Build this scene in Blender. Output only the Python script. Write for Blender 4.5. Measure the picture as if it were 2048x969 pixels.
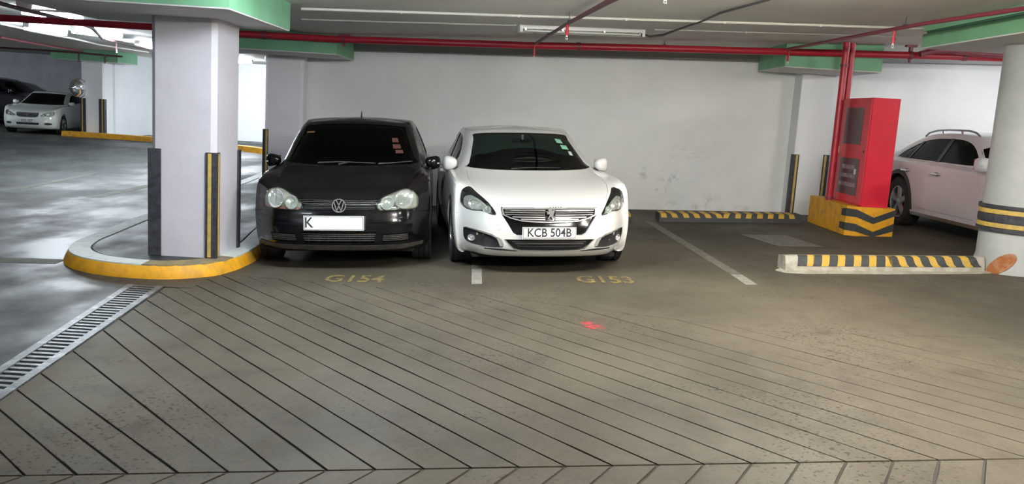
import bpy, bmesh, math, random
from mathutils import Vector, Matrix
from mathutils.bvhtree import BVHTree
from mathutils.geometry import delaunay_2d_cdt
for o in list(bpy.data.objects): bpy.data.objects.remove(o)
sc = bpy.context.scene
COL = sc.collection
random.seed(7)
R = math.radians

# ------------------------------------------------------------------ camera
cam_d = bpy.data.cameras.new('camera')
cam_d.sensor_width = 36.0
cam_d.lens = 1708.0 * 36.0 / 2048.0
cam_d.clip_end = 200
cam = bpy.data.objects.new('camera', cam_d); COL.objects.link(cam)
YAW, PITCH, ROLL, EYE = R(0.55), R(8.62), R(3.5), 1.67
fw = Vector((math.sin(YAW)*math.cos(PITCH), math.cos(YAW)*math.cos(PITCH), -math.sin(PITCH)))
rt = Vector((math.cos(YAW), -math.sin(YAW), 0)); up = rt.cross(fw)
rt2 = math.cos(ROLL)*rt + math.sin(ROLL)*up; up2 = -math.sin(ROLL)*rt + math.cos(ROLL)*up
cm = Matrix((rt2, up2, -fw)).transposed().to_4x4(); cm.translation = (0, 0, EYE)
cam.matrix_world = cm
sc.camera = cam

# ------------------------------------------------------------------ world, exposure, lamps
w = bpy.data.worlds.new('world'); sc.world = w; w.use_nodes = True
w.node_tree.nodes['Background'].inputs[0].default_value = (0.6, 0.65, 0.7, 1)
w.node_tree.nodes['Background'].inputs[1].default_value = 0.05
vs = sc.view_settings
vs.view_transform = 'Standard'; vs.look = 'None'; vs.gamma = 1; vs.use_curve_mapping = False
vs.exposure = 0.15

SL, X0 = 0.042, -2.68           # the parking bays stand on a ramp that rises to the right
def gz(x): return SL*max(0.0, x-X0)
def cz(x):                      # ceiling height
    if x > -3.0: return 2.62 + gz(x)
    if x > -5.0: return 2.62 + 0.25*(-3.0-x)/2.0
    return 2.87
COOL, WARM, NEUT = (0.84, 0.92, 1.0), (1.0, 0.94, 0.85), (1.0, 0.98, 0.95)
# fluorescent fittings, seen ones plus unseen ones added for light: x, y, heading, watts, colour, length
LAMPS = [
    (-9.86, 18.4, 84, 85, COOL, 1.25), (-8.83, 18.5, 70, 85, COOL, 1.25), (-9.3, 22.2, 88, 120, COOL, 1.25),
    (-7.6, 14.4, 78, 60, COOL, 1.25), (-9.2, 28.5, 0, 230, COOL, 1.25), (-21.0, 27.0, 0, 190, COOL, 1.25),  # the last is unseen, added to brighten the grey far wall
    (-5.4, 5.4, 0, 22, COOL, 1.25), (-5.2, -2.0, 0, 80, COOL, 1.25),
    (2.0, 6.5, 0, 112, WARM, 1.25), (3.0, 2.6, 0, 185, WARM, 1.25), (6.0, 2.5, 0, 80, WARM, 1.25),  # the last two are unseen, added to brighten right floor and estate car
    (8.3, 12.3, 90, 46, COOL, 1.25), (8.4, 7.3, 0, 90, NEUT, 1.25), (-1.2, 6.4, 0, 80, COOL, 1.25),  # the last is unseen, added to brighten the left bay and wall
]
GAIN = 1.65                      # each fitting is lit by its own glowing diffuser box, built further down in fitting()

# ------------------------------------------------------------------ materials
def nodes_of(m):
    m.use_nodes = True; nt = m.node_tree; return nt, nt.nodes, nt.links, nt.nodes['Principled BSDF']
def lin(c):
    return tuple(((v/255.0)/12.92 if v/255.0 <= 0.04045 else ((v/255.0+0.055)/1.055)**2.4) for v in c)
MATS = {}
def mat(name, col, rough=0.5, metal=0.0, col2=None, scale=6.0, detail=4.0, amt=(0.4, 0.6), rough2=None, bump=0.0, bscale=40.0, coat=0.0, emit=None, estr=0.0, spec=None, stretch=None):
    m = bpy.data.materials.new(name); nt, N, L, P = nodes_of(m)
    P.inputs['Base Color'].default_value = (*col, 1); P.inputs['Roughness'].default_value = rough
    P.inputs['Metallic'].default_value = metal
    if spec is not None: P.inputs['Specular IOR Level'].default_value = spec
    if coat: P.inputs['Coat Weight'].default_value = coat; P.inputs['Coat Roughness'].default_value = 0.04
    if emit: P.inputs['Emission Color'].default_value = (*emit, 1); P.inputs['Emission Strength'].default_value = estr
    tc = None
    if col2 or rough2 is not None or bump:
        tc = N.new('ShaderNodeTexCoord'); src = tc.outputs['Object']
        if stretch:
            mp = N.new('ShaderNodeMapping'); mp.inputs['Scale'].default_value = stretch
            L.new(src, mp.inputs[0]); src = mp.outputs[0]
        if col2 or rough2 is not None:
            nz = N.new('ShaderNodeTexNoise'); nz.inputs['Scale'].default_value = scale; nz.inputs['Detail'].default_value = detail
            nz.inputs['Roughness'].default_value = 0.62
            L.new(src, nz.inputs['Vector'])
            rp = N.new('ShaderNodeMapRange'); rp.inputs[1].default_value = amt[0]; rp.inputs[2].default_value = amt[1]
            L.new(nz.outputs[0], rp.inputs[0])
            if col2:
                mx = N.new('ShaderNodeMix'); mx.data_type = 'RGBA'
                mx.inputs[6].default_value = (*col, 1); mx.inputs[7].default_value = (*col2, 1)
                L.new(rp.outputs[0], mx.inputs[0]); L.new(mx.outputs[2], P.inputs['Base Color'])
            if rough2 is not None:
                r2 = N.new('ShaderNodeMapRange'); r2.inputs[3].default_value = rough; r2.inputs[4].default_value = rough2
                L.new(rp.outputs[0], r2.inputs[0]); L.new(r2.outputs[0], P.inputs['Roughness'])
        if bump:
            b1 = N.new('ShaderNodeTexNoise'); b1.inputs['Scale'].default_value = bscale; b1.inputs['Detail'].default_value = 3
            L.new(src, b1.inputs['Vector'])
            bp = N.new('ShaderNodeBump'); bp.inputs['Strength'].default_value = bump; bp.inputs['Distance'].default_value = 0.01
            L.new(b1.outputs[0], bp.inputs['Height']); L.new(bp.outputs[0], P.inputs['Normal'])
    MATS[name] = m
    return m
def glass_mat(name, tint, rough=0.02, refl=1.0):
    m = bpy.data.materials.new(name); nt, N, L, P = nodes_of(m); N.remove(P)
    out = N['Material Output']
    tr = N.new('ShaderNodeBsdfTransparent'); tr.inputs[0].default_value = (*tint, 1)
    gl = N.new('ShaderNodeBsdfGlossy'); gl.inputs['Roughness'].default_value = rough
    fr = N.new('ShaderNodeFresnel'); fr.inputs[0].default_value = 1.45
    ml = N.new('ShaderNodeMath'); ml.operation = 'MULTIPLY'; ml.inputs[1].default_value = refl
    ge = N.new('ShaderNodeNewGeometry'); io = N.new('ShaderNodeMapRange')      # same reflectance on both faces of a thin sheet
    io.inputs[3].default_value = 1.45; io.inputs[4].default_value = 1/1.45
    L.new(ge.outputs['Backfacing'], io.inputs[0]); L.new(io.outputs[0], fr.inputs[0])
    mx = N.new('ShaderNodeMixShader')
    L.new(fr.outputs[0], ml.inputs[0]); L.new(ml.outputs[0], mx.inputs[0]); L.new(tr.outputs[0], mx.inputs[1]); L.new(gl.outputs[0], mx.inputs[2])
    L.new(mx.outputs[0], out.inputs[0]); MATS[name] = m
    return m

def concrete(name, c1, c2, c3, rough, rough2, pits=True, stain=None):
    """floor concrete: large stains, fine mottling, pits; gloss varies with wear"""
    m = bpy.data.materials.new(name); nt, N, L, P = nodes_of(m)
    tc = N.new('ShaderNodeTexCoord'); O = tc.outputs['Object']
    def noise(s, d=4, r=0.6, st=None):
        n = N.new('ShaderNodeTexNoise'); n.inputs['Scale'].default_value = s; n.inputs['Detail'].default_value = d; n.inputs['Roughness'].default_value = r
        if st:
            mp = N.new('ShaderNodeMapping'); mp.inputs['Scale'].default_value = st; L.new(O, mp.inputs[0]); L.new(mp.outputs[0], n.inputs['Vector'])
        else: L.new(O, n.inputs['Vector'])
        return n.outputs[0]
    def rng(s, a, b, c=0, d=1):
        r = N.new('ShaderNodeMapRange'); r.inputs[1].default_value = a; r.inputs[2].default_value = b; r.inputs[3].default_value = c; r.inputs[4].default_value = d
        L.new(s, r.inputs[0]); return r.outputs[0]
    def mix(f, a, b):
        x = N.new('ShaderNodeMix'); x.data_type = 'RGBA'
        for i, v in ((6, a), (7, b)):
            if isinstance(v, tuple): x.inputs[i].default_value = (*v, 1)
            else: L.new(v, x.inputs[i])
        L.new(f, x.inputs[0]); return x.outputs[2]
    big = noise(0.55, 5, 0.55); mid = noise(3.2, 6, 0.65); fine = noise(55, 3, 0.7)
    c = mix(rng(big, 0.38, 0.62), c1, c2)
    c = mix(rng(mid, 0.52, 0.75, 0, 0.7), c, c3)
    c = mix(rng(fine, 0.45, 0.75, 0, 0.35), c, tuple(v*0.55 for v in c3))
    if pits:
        clus = rng(noise(0.9, 3, 0.5), 0.48, 0.60)
        pt = rng(noise(42, 2, 0.5), 0.595, 0.655)
        mu = N.new('ShaderNodeMath'); mu.operation = 'MULTIPLY'; L.new(clus, mu.inputs[0]); L.new(pt, mu.inputs[1])
        c = mix(mu.outputs[0], c, tuple(v*0.38 for v in c1))
    if stain:
        for (sx, sy, sr, colr) in stain:
            mp = N.new('ShaderNodeVectorMath'); mp.operation = 'DISTANCE'; mp.inputs[1].default_value = (sx, sy, gz(sx)); L.new(O, mp.inputs[0])
            d = rng(mp.outputs['Value'], sr, sr*0.5)
            nn = rng(noise(16, 3, 0.6), 0.47, 0.55)
            mu = N.new('ShaderNodeMath'); mu.operation = 'MULTIPLY'; L.new(d, mu.inputs[0]); L.new(nn, mu.inputs[1])
            c = mix(mu.outputs[0], c, colr)
    P.inputs['Specular IOR Level'].default_value = 0.27
    L.new(c, P.inputs['Base Color'])
    L.new(rng(noise(0.8, 5, 0.6, (1, 0.6, 1)), 0.42, 0.6, rough, rough2), P.inputs['Roughness'])
    bp = N.new('ShaderNodeBump'); bp.inputs['Strength'].default_value = 0.25; bp.inputs['Distance'].default_value = 0.004
    L.new(noise(70, 4, 0.7), bp.inputs['Height']); L.new(bp.outputs[0], P.inputs['Normal'])
    MATS[name] = m
    return m

concrete('ramp_concrete', (0.060, 0.052, 0.037), (0.100, 0.087, 0.063), (0.042, 0.036, 0.028), 0.58, 0.78, True, [(0.70, 6.15, 0.10, (0.36, 0.03, 0.04)), (0.66, 6.26, 0.06, (0.36, 0.03, 0.04))])
concrete('road_concrete', (0.026, 0.029, 0.028), (0.048, 0.052, 0.051), (0.020, 0.022, 0.021), 0.40, 0.68, False)
mat('groove_dirt', (0.045, 0.041, 0.035), 0.95)
mat('ceiling_paint', (0.70, 0.69, 0.65), 0.6, col2=(0.76, 0.75, 0.71), scale=1.2, bump=0.1, bscale=8)
mat('wall_top_grey', (0.32, 0.33, 0.31), 0.7)
mat('wall_white', (0.76, 0.785, 0.775), 0.55, col2=(0.84, 0.86, 0.85), scale=0.9, amt=(0.35, 0.65), bump=0.08, bscale=14)
# dark rub marks low on the back wall
m = MATS['wall_white'].copy(); m.name = 'wall_white_scuffed'; MATS['wall_white_scuffed'] = m
nt, N, L, P = nodes_of(m); src = P.inputs['Base Color'].links[0].from_socket
tc = N.new('ShaderNodeTexCoord'); last = src
for (px_, pz_, rx_, rz_, am_) in ((2.72, 0.78, 0.30, 0.20, 0.75), (2.55, 0.55, 0.16, 0.10, 0.8), (2.25, 0.80, 0.18, 0.16, 0.5), (3.4, 0.45, 0.22, 0.12, 0.4), (0.9, 0.35, 1.6, 0.12, 0.3), (3.2, 0.30, 1.6, 0.10, 0.45)):
    mp = N.new('ShaderNodeMapping'); mp.inputs['Location'].default_value = (-px_/rx_, 0, -pz_/rz_); mp.inputs['Scale'].default_value = (1/rx_, 0, 1/rz_); L.new(tc.outputs['Object'], mp.inputs[0])
    ln_ = N.new('ShaderNodeVectorMath'); ln_.operation = 'LENGTH'; L.new(mp.outputs[0], ln_.inputs[0])
    r1 = N.new('ShaderNodeMapRange'); r1.inputs[1].default_value = 1.0; r1.inputs[2].default_value = 0.2; r1.inputs[3].default_value = 0; r1.inputs[4].default_value = am_; L.new(ln_.outputs['Value'], r1.inputs[0])
    nz = N.new('ShaderNodeTexNoise'); nz.inputs['Scale'].default_value = 7; nz.inputs['Detail'].default_value = 6; nz.inputs['Roughness'].default_value = 0.7; L.new(tc.outputs['Object'], nz.inputs['Vector'])
    r2 = N.new('ShaderNodeMapRange'); r2.inputs[1].default_value = 0.50; r2.inputs[2].default_value = 0.68; L.new(nz.outputs[0], r2.inputs[0])
    mu = N.new('ShaderNodeMath'); mu.operation = 'MULTIPLY'; L.new(r1.outputs[0], mu.inputs[0]); L.new(r2.outputs[0], mu.inputs[1])
    mx = N.new('ShaderNodeMix'); mx.data_type = 'RGBA'; mx.inputs[7].default_value = (0.22, 0.22, 0.21, 1); L.new(mu.outputs[0], mx.inputs[0]); L.new(last, mx.inputs[6]); last = mx.outputs[2]
L.new(last, P.inputs['Base Color'])
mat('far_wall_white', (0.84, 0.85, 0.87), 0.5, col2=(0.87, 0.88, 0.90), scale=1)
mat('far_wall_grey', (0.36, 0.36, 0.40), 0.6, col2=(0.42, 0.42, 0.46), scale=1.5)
mat('pillar_lilac_lightened', (0.86, 0.83, 0.89), 0.45, col2=(0.89, 0.86, 0.92), scale=2.5)  # same pillar paint, paler copy making up for weak light at the wall
mat('pillar_lilac_dimmed', (0.60, 0.58, 0.63), 0.45, col2=(0.64, 0.62, 0.67), scale=2.5, bump=0.05, bscale=20)  # same pillar paint, darker copy holding down the strong light in front
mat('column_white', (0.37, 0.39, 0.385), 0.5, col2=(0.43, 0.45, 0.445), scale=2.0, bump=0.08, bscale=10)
mat('capital_under', (0.66, 0.66, 0.65), 0.6, col2=(0.70, 0.70, 0.69), scale=3)
mat('capital_green', (0.18, 0.42, 0.24), 0.6, col2=(0.21, 0.47, 0.275), scale=3, bump=0.08, bscale=12)
mat('capital_green_dark', (0.09, 0.22, 0.16), 0.7)
mat('rubber_black', (0.022, 0.024, 0.032), 0.5, col2=(0.05, 0.05, 0.06), scale=20)
mat('stripe_yellow', (0.62, 0.43, 0.09), 0.5, col2=(0.45, 0.33, 0.10), scale=14)
mat('kerb_yellow', (0.78, 0.37, 0.008), 0.6, col2=(0.46, 0.24, 0.03), scale=7, detail=8, amt=(0.45, 0.72), bump=0.3, bscale=30)
mat('kerb_yellow_worn', (0.32, 0.24, 0.10), 0.75, col2=(0.20, 0.17, 0.12), scale=6, detail=8, bump=0.3, bscale=30)
mat('kerb_white', (0.66, 0.70, 0.66), 0.6, col2=(0.38, 0.40, 0.38), scale=9, detail=8, amt=(0.5, 0.75))
mat('kerb_concrete', (0.42, 0.40, 0.34), 0.85, col2=(0.30, 0.28, 0.23), scale=9, detail=8, bump=0.5, bscale=25)
mat('stop_yellow', (0.55, 0.34, 0.045), 0.65, col2=(0.38, 0.28, 0.10), scale=12, detail=8, amt=(0.5, 0.75), bump=0.3)
mat('stop_black', (0.035, 0.04, 0.04), 0.65, col2=(0.10, 0.10, 0.09), scale=16, detail=8, amt=(0.55, 0.8), bump=0.3)
mat('paint_line', (0.17, 0.16, 0.135), 0.6, col2=(0.10, 0.094, 0.078), scale=18, detail=8, amt=(0.42, 0.6))
mat('paint_line_fresh', (0.30, 0.29, 0.26), 0.55, col2=(0.19, 0.18, 0.155), scale=14, detail=8)
mat('paint_yellow_worn', (0.26, 0.19, 0.045), 0.6, col2=(0.10, 0.088, 0.06), scale=16, detail=8, amt=(0.45, 0.56))
mat('road_line_faded', (0.085, 0.085, 0.05), 0.7, col2=(0.045, 0.048, 0.042), scale=5, detail=8, amt=(0.4, 0.6))
mat('grate_metal', (0.12, 0.13, 0.135), 0.42, 0.5, col2=(0.28, 0.30, 0.31), scale=9, detail=6, amt=(0.5, 0.68), bump=0.2)
mat('trench_dark', (0.008, 0.008, 0.008), 0.9)
mat('pipe_red', (0.48, 0.018, 0.040), 0.35, col2=(0.42, 0.02, 0.04), scale=10)
mat('pipe_maroon', (0.22, 0.035, 0.055), 0.45)
mat('pipe_dark', (0.12, 0.045, 0.055), 0.55)
mat('cabinet_red', (0.72, 0.018, 0.045), 0.38, col2=(0.66, 0.018, 0.04), scale=4)
mat('cabinet_panel', (0.085, 0.035, 0.045), 0.3)
mat('cabinet_text', (0.42, 0.36, 0.38), 0.5)
mat('white_plastic', (0.75, 0.75, 0.72), 0.4)
mat('conduit_white', (0.62, 0.61, 0.56), 0.45)
mat('cable_dark', (0.05, 0.045, 0.05), 0.5)
mat('tube_unlit', (0.80, 0.80, 0.76), 0.2)
mat('tube_lit', (0.9, 0.9, 0.9), 0.3, emit=(0.90, 0.93, 1.0), estr=26)
mat('steel', (0.55, 0.55, 0.56), 0.3, 1.0)
mat('mirror_silver', (0.85, 0.86, 0.9), 0.03, 1.0)
mat('mirror_rim', (0.05, 0.04, 0.05), 0.5)
mat('chrome', (0.88, 0.88, 0.89), 0.20, 0.85)
mat('dark_chrome', (0.45, 0.45, 0.46), 0.25, 0.9)
mat('reflector', (0.78, 0.79, 0.78), 0.22, 0.7)
mat('lamp_housing', (0.46, 0.46, 0.39), 0.4, 0.0)
mat('lamp_housing_dark', (0.03, 0.03, 0.032), 0.25)
mat('black_plastic', (0.014, 0.014, 0.015), 0.55, col2=(0.03, 0.03, 0.03), scale=10)
mat('gloss_black', (0.006, 0.006, 0.007), 0.12)
mat('dusty_plastic', (0.045, 0.043, 0.040), 0.8, col2=(0.075, 0.07, 0.062), scale=14, detail=6)
mat('tyre', (0.018, 0.018, 0.019), 0.75, col2=(0.035, 0.034, 0.032), scale=10)
mat('alloy', (0.42, 0.43, 0.44), 0.3, 0.9)
mat('alloy_dark', (0.10, 0.10, 0.10), 0.4, 0.5)
mat('under_dark', (0.006, 0.006, 0.006), 0.9)
mat('seat_fabric', (0.035, 0.034, 0.034), 0.8)
mat('dash_plastic', (0.02, 0.02, 0.021), 0.6)
mat('plate_white', (0.80, 0.80, 0.80), 0.4)
mat('plate_black', (0.02, 0.02, 0.02), 0.5)
mat('sticker_red', (0.10, 0.035, 0.03), 0.6)
mat('sticker_green', (0.28, 0.60, 0.40), 0.5)
mat('sticker_white', (0.6, 0.66, 0.62), 0.5)
mat('indicator_pink', (0.50, 0.22, 0.20), 0.3)
mat('paint_black', (0.003, 0.0032, 0.0045), 0.14, coat=0.25, col2=(0.006, 0.006, 0.0055), scale=2.2, detail=6, amt=(0.4, 0.65), rough2=0.34, spec=0.3)
mat('paint_black_dusty', (0.004, 0.0042, 0.004), 0.5, col2=(0.010, 0.010, 0.0088), scale=1.6, detail=7, amt=(0.35, 0.7), rough2=0.65, spec=0.12)
mat('paint_white', (0.64, 0.645, 0.62), 0.22, coat=0.5)
mat('paint_white_far', (0.72, 0.76, 0.72), 0.22, coat=0.5)
mat('paint_pearl', (0.68, 0.655, 0.68), 0.3, coat=0.5)
mat('paint_pearl_low', (0.36, 0.36, 0.37), 0.5)
mat('paint_navy', (0.004, 0.005, 0.008), 0.3)
mat('bottle_green', (0.05, 0.25, 0.2), 0.3)
mat('orange_rust', (0.30, 0.10, 0.025), 0.8, col2=(0.36, 0.25, 0.17), scale=9, detail=6, amt=(0.45, 0.7))
glass_mat('glass_clear', (0.93, 0.95, 0.93))
glass_mat('glass_windscreen', (0.36, 0.43, 0.40), 0.015, 0.9)
glass_mat('glass_dark', (0.045, 0.04, 0.035), 0.10, 0.6)
glass_mat('glass_tint', (0.10, 0.11, 0.11), 0.03, 0.8)

# ------------------------------------------------------------------ mesh helpers
def tag(o, label=None, cat=None, group=None, kind=None):
    if label: o['label'] = label
    if cat: o['category'] = cat
    if group: o['group'] = group
    if kind: o['kind'] = kind
    return o
def empty(name, loc=(0, 0, 0), **k):
    o = bpy.data.objects.new(name, None); COL.objects.link(o); o.location = loc; o.empty_display_size = 0.1
    return tag(o, **k)
class MB:
    def __init__(s): s.v = []; s.f = []; s.s = []
    def add(s, vs_, fs_, smooth=False):
        b = len(s.v); s.v += [tuple(p) for p in vs_]; s.f += [tuple(i+b for i in f) for f in fs_]; s.s += [smooth]*len(fs_); return s
    def box(s, x0, x1, y0, y1, z0, z1, fn=None):
        v = [(x, y, z) for z in (z0, z1) for y in (y0, y1) for x in (x0, x1)]
        if fn: v = [fn(*p) for p in v]
        return s.add(v, [(0, 2, 3, 1), (4, 5, 7, 6), (0, 1, 5, 4), (2, 6, 7, 3), (0, 4, 6, 2), (1, 3, 7, 5)])
    def prism(s, poly, a, b, fn=lambda u, v, w: (u, v, w), smooth=False):
        n = len(poly)
        v = [fn(p[0], p[1], a) for p in poly]+[fn(p[0], p[1], b) for p in poly]
        return s.add(v, [tuple(range(n))[::-1], tuple(range(n, 2*n))]) .add2(v, n, smooth)
    def add2(s, v, n, smooth):
        b = len(s.v)-2*n
        for i in range(n):
            j = (i+1) % n; s.f.append((b+i, b+j, b+n+j, b+n+i)); s.s.append(smooth)
        return s
    def tube(s, pts, r, n=10, cap=True):
        pts = [Vector(p) for p in pts]; rs = r if isinstance(r, (list, tuple)) else [r]*len(pts)
        rings = []
        for i, p in enumerate(pts):
            a = (pts[i]-pts[i-1]).normalized() if i else None
            c = (pts[i+1]-pts[i]).normalized() if i < len(pts)-1 else None
            t = ((a or c)+(c or a)).normalized()
            h = Vector((0, 0, 1)) if abs(t.z) < 0.9 else Vector((0, 1, 0))
            u = t.cross(h).normalized(); w_ = u.cross(t)
            k = 1.0
            if a and c: k = 1.0/max(0.5, a.dot(t))
            rings.append([p+(u*math.cos(q)+w_*math.sin(q))*rs[i]*k for q in [2*math.pi*j/n for j in range(n)]])
        v = [q for g in rings for q in g]; f = []
        for i in range(len(rings)-1):
            for j in range(n): f.append((i*n+j, i*n+(j+1) % n, (i+1)*n+(j+1) % n, (i+1)*n+j))
        s.add(v, f, True)
        if cap:
            b = len(s.v)-len(v); s.f += [tuple(range(b, b+n))[::-1], tuple(range(b+len(v)-n, b+len(v)))]; s.s += [False, False]
        return s
    def lathe(s, prof, fn, n=32, close=False):
        """prof: (r, h); fn(cos*r, sin*r, h) -> xyz"""
        m = len(prof); v = []
        for j in range(n):
            q = 2*math.pi*j/n
            for r_, h in prof: v.append(fn(r_*math.cos(q), r_*math.sin(q), h))
        f = []
        for j in range(n):
            k = (j+1) % n
            for i in range(m-1): f.append((j*m+i, k*m+i, k*m+i+1, j*m+i+1))
            if close: f.append((j*m+m-1, k*m+m-1, k*m, j*m))
        return s.add(v, f, True)
    def build(s, name, m, parent=None, weld=True, sharp=35):
        me = bpy.data.meshes.new(name); me.from_pydata(s.v, [], s.f)
        bm = bmesh.new(); bm.from_mesh(me)
        if weld: bmesh.ops.remove_doubles(bm, verts=bm.verts, dist=1e-5)
        bmesh.ops.recalc_face_normals(bm, faces=bm.faces)
        bm.to_mesh(me); bm.free()
        return link(name, me, m, parent, any(s.s), sharp)
def link(name, me, m, parent=None, smooth=True, sharp=35):
    o = bpy.data.objects.new(name, me); COL.objects.link(o)
    if m: me.materials.clear(); me.materials.append(MATS[m] if isinstance(m, str) else m)
    if smooth:
        me.polygons.foreach_set('use_smooth', [True]*len(me.polygons)); me.set_sharp_from_angle(angle=R(sharp))
    if parent: o.parent = parent
    return o
def text(name, s_, size, m, parent, matrix, ext=0.001, sx=1.0, bold=0.0):
    cu = bpy.data.curves.new('lettering_curve', 'FONT'); cu.body = s_; cu.size = size; cu.extrude = ext; cu.align_x = 'CENTER'; cu.align_y = 'CENTER'; cu.offset = bold
    o = bpy.data.objects.new('lettering_tmp', cu); COL.objects.link(o)
    bpy.context.view_layer.update()
    me = bpy.data.meshes.new_from_object(o.evaluated_get(bpy.context.evaluated_depsgraph_get()))
    bpy.data.objects.remove(o); bpy.data.curves.remove(cu)
    me.transform(matrix @ Matrix.Diagonal((sx, 1, 1, 1)))
    return link(name, me, m, parent, False)
def clip(poly, a, b, c):
    """keep the side a*x + b*y <= c"""
    out = []
    for i in range(len(poly)):
        p, q = poly[i], poly[(i+1) % len(poly)]
        dp, dq = a*p[0]+b*p[1]-c, a*q[0]+b*q[1]-c
        if dp <= 0: out.append(p)
        if (dp < 0 < dq) or (dq < 0 < dp):
            t = dp/(dp-dq); out.append((p[0]+t*(q[0]-p[0]), p[1]+t*(q[1]-p[1])))
    return out

# ------------------------------------------------------------------ the setting: floor
def flat(name, polys, m, z, parent=None, th=0.05, split=True):
    b = MB()
    for p in polys:
        b.prism(p, -th, 0, lambda x, y, h: (x, y, z(x, y)+h))
    o = b.build(name, m, parent); return o
fold = X0
DL = lambda y: -2.93-0.125*(y-4.88)     # left and right edge of the drain
DR = lambda y: -2.616-0.104*(y-4.35)
YN, YF = 2.2, 7.25
floor = flat('floor', [[(-26, -8), (DL(-8)-0.5, -8), (DL(YN), YN), (DL(YF), YF), (-26, YF)],
                       [(-26, YF), (DL(YF), YF), (DR(YF), YF), (fold, YF), (fold, 14.3), (-3.7, 14.3), (-3.7, 40), (-26, 40)],
                       [(DL(-8)-0.5, -8), (fold, -8), (DR(YN), YN), (DL(YN), YN)]], 'road_concrete', lambda x, y: 0.0)
tag(floor, 'glossy grey concrete driving lane left of the pillar island', kind='structure')
spine = lambda x: 3.585+0.083*x
LIM = [(-2.95, 7.3), (0.0, 6.85), (2.0, 6.1), (4.2, 6.0), (9.5, 6.0)]
G1 = [(DR(YN), YN), (9.5, YN), (9.5, 6.0), (4.2, 6.0), (2.0, 6.1), (0.0, 7.12), (-2.98, 8.02), (-2.98, 7.2)]
ramp = flat('floor_ramp', [[(-2.98, 8.0), (0.0, 7.1), (0.0, 14.3), (fold, 14.3), (-2.98, 14.3)],
                           [(0.0, 7.1), (2.0, 6.1), (4.2, 6.0), (9.5, 6.0), (12.2, 6.0), (12.2, 14.3), (0.0, 14.3)],
                           [(fold, -8), (12.2, -8), (12.2, YN), (DR(YN), YN)], [(9.5, YN), (12.2, YN), (12.2, 6), (9.5, 6)]],
            'ramp_concrete', lambda x, y: SL*(x-X0))
tag(ramp, 'worn brown-grey concrete ramp floor with herringbone grooves', kind='structure')
flat('groove_bed', [G1], 'groove_dirt', lambda x, y: SL*(x-X0)-0.009, ramp, 0.03)
strips = 0
def wob(x, y): return math.sin(x*2.3+y*5.1)*math.sin(x*5.9-y*1.7+1.3)+0.5*math.sin(x*13.1+y*9.7)
def ragged(t, dx, dy, gw):
    out = []; n = len(t)
    for i in range(n):
        a, b_ = Vector(t[i]), Vector(t[(i+1) % n]); e = b_-a; L_ = e.length; out.append(t[i])
        if L_ < 0.3 or abs(e.x*dy-e.y*dx)/L_ > 0.15: continue
        k = int(L_/0.14); nn = Vector((e.y, -e.x))/L_          # outward for a counter-clockwise outline
        ar = sum(t[j-1][0]*t[j][1]-t[j][0]*t[j-1][1] for j in range(n))
        if ar < 0: nn = -nn
        for j in range(1, k):
            p = a.lerp(b_, j/k)
            worn = max(0.0, min(1.0, (p.y-5.2)*0.40+(p.x-0.3)*0.20-0.15))       # traffic has filled the grooves far right
            o = 0.5*gw*max(-0.5, min(0.96, 0.55*wob(p.x, p.y)*(0.45+worn)+worn*0.75))
            p = p+nn*(o+random.uniform(-0.0012, 0.0012)); out.append((p.x, p.y))
    return out
XS = [-4.47+0.209*i for i in range(27)]            # where each cut meets the middle line
while XS[-1] < 14.5: XS.append(XS[-1]+0.222)
def cut_angle(x, side):
    if side: return R(-120.5)
    return R(-44.5-6.8*max(0.0, min(1.0, (x+1.40)/0.45)))
for side in (0, 1):
    for k in range(len(XS)-1):
        gw = (0.0065+0.008*max(0.0, min(1.0, (34-k)/30.0)) if side == 0 else 0.012)+0.004*random.random()
        p = [(-2.97, 1.9), (9.5, 1.9), (9.5, 8.2), (-2.97, 8.2)]
        for (xx, sg_) in ((XS[k], -1), (XS[k+1], 1)):
            an = cut_angle(xx, side); dx, dy = math.cos(an), math.sin(an); nx, ny = -dy*1.0, dx*1.0
            if nx < 0: nx, ny = -nx, -ny
            cc_ = nx*xx+ny*spine(xx)
            if len(p) > 2: p = clip(p, sg_*nx, sg_*ny, sg_*cc_-gw/2)
        if len(p) < 3: continue
        if len(p) > 2: p = clip(p, 0.083, -1, -3.585-0.008) if side == 0 else clip(p, -0.083, 1, 3.585-0.008)
        if len(p) > 2: p = clip(p, -1, -0.104, 2.616-0.104*4.35-0.012)
        if side == 1 and len(p) > 2: p = clip(p, 0, -1, -YN)
        if len(p) < 3: continue
        pieces = [p]
        if side == 0:
            # the back limit of the cut grooves: convex pieces
            pieces = []
            a_ = clip(p, 1, 0, 0.0)
            if len(a_) > 2: a_ = clip(a_, 0.302, 1, 7.12)
            b_ = clip(clip(p, -1, 0, 0.0), 1, 0, 2.0) if len(p) > 2 else []
            if len(b_) > 2: b_ = clip(b_, 0.5, 1, 7.12)
            c_ = clip(p, -1, 0, -2.0)
            if len(c_) > 2: c_ = clip(clip(c_, 0.045, 1, 6.21), 0, 1, 6.12)
            pieces = [t for t in (a_, b_, c_) if len(t) > 2]
        b = MB(); dz = random.uniform(-0.0014, -0.0003)
        for t in pieces: b.prism(ragged(t, dx, dy, gw), -0.02, 0, lambda x, y, h: (x, y, SL*(x-X0)+h+dz))
        if b.v: b.build('concrete_strip', 'ramp_concrete', ramp); strips += 1

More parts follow.
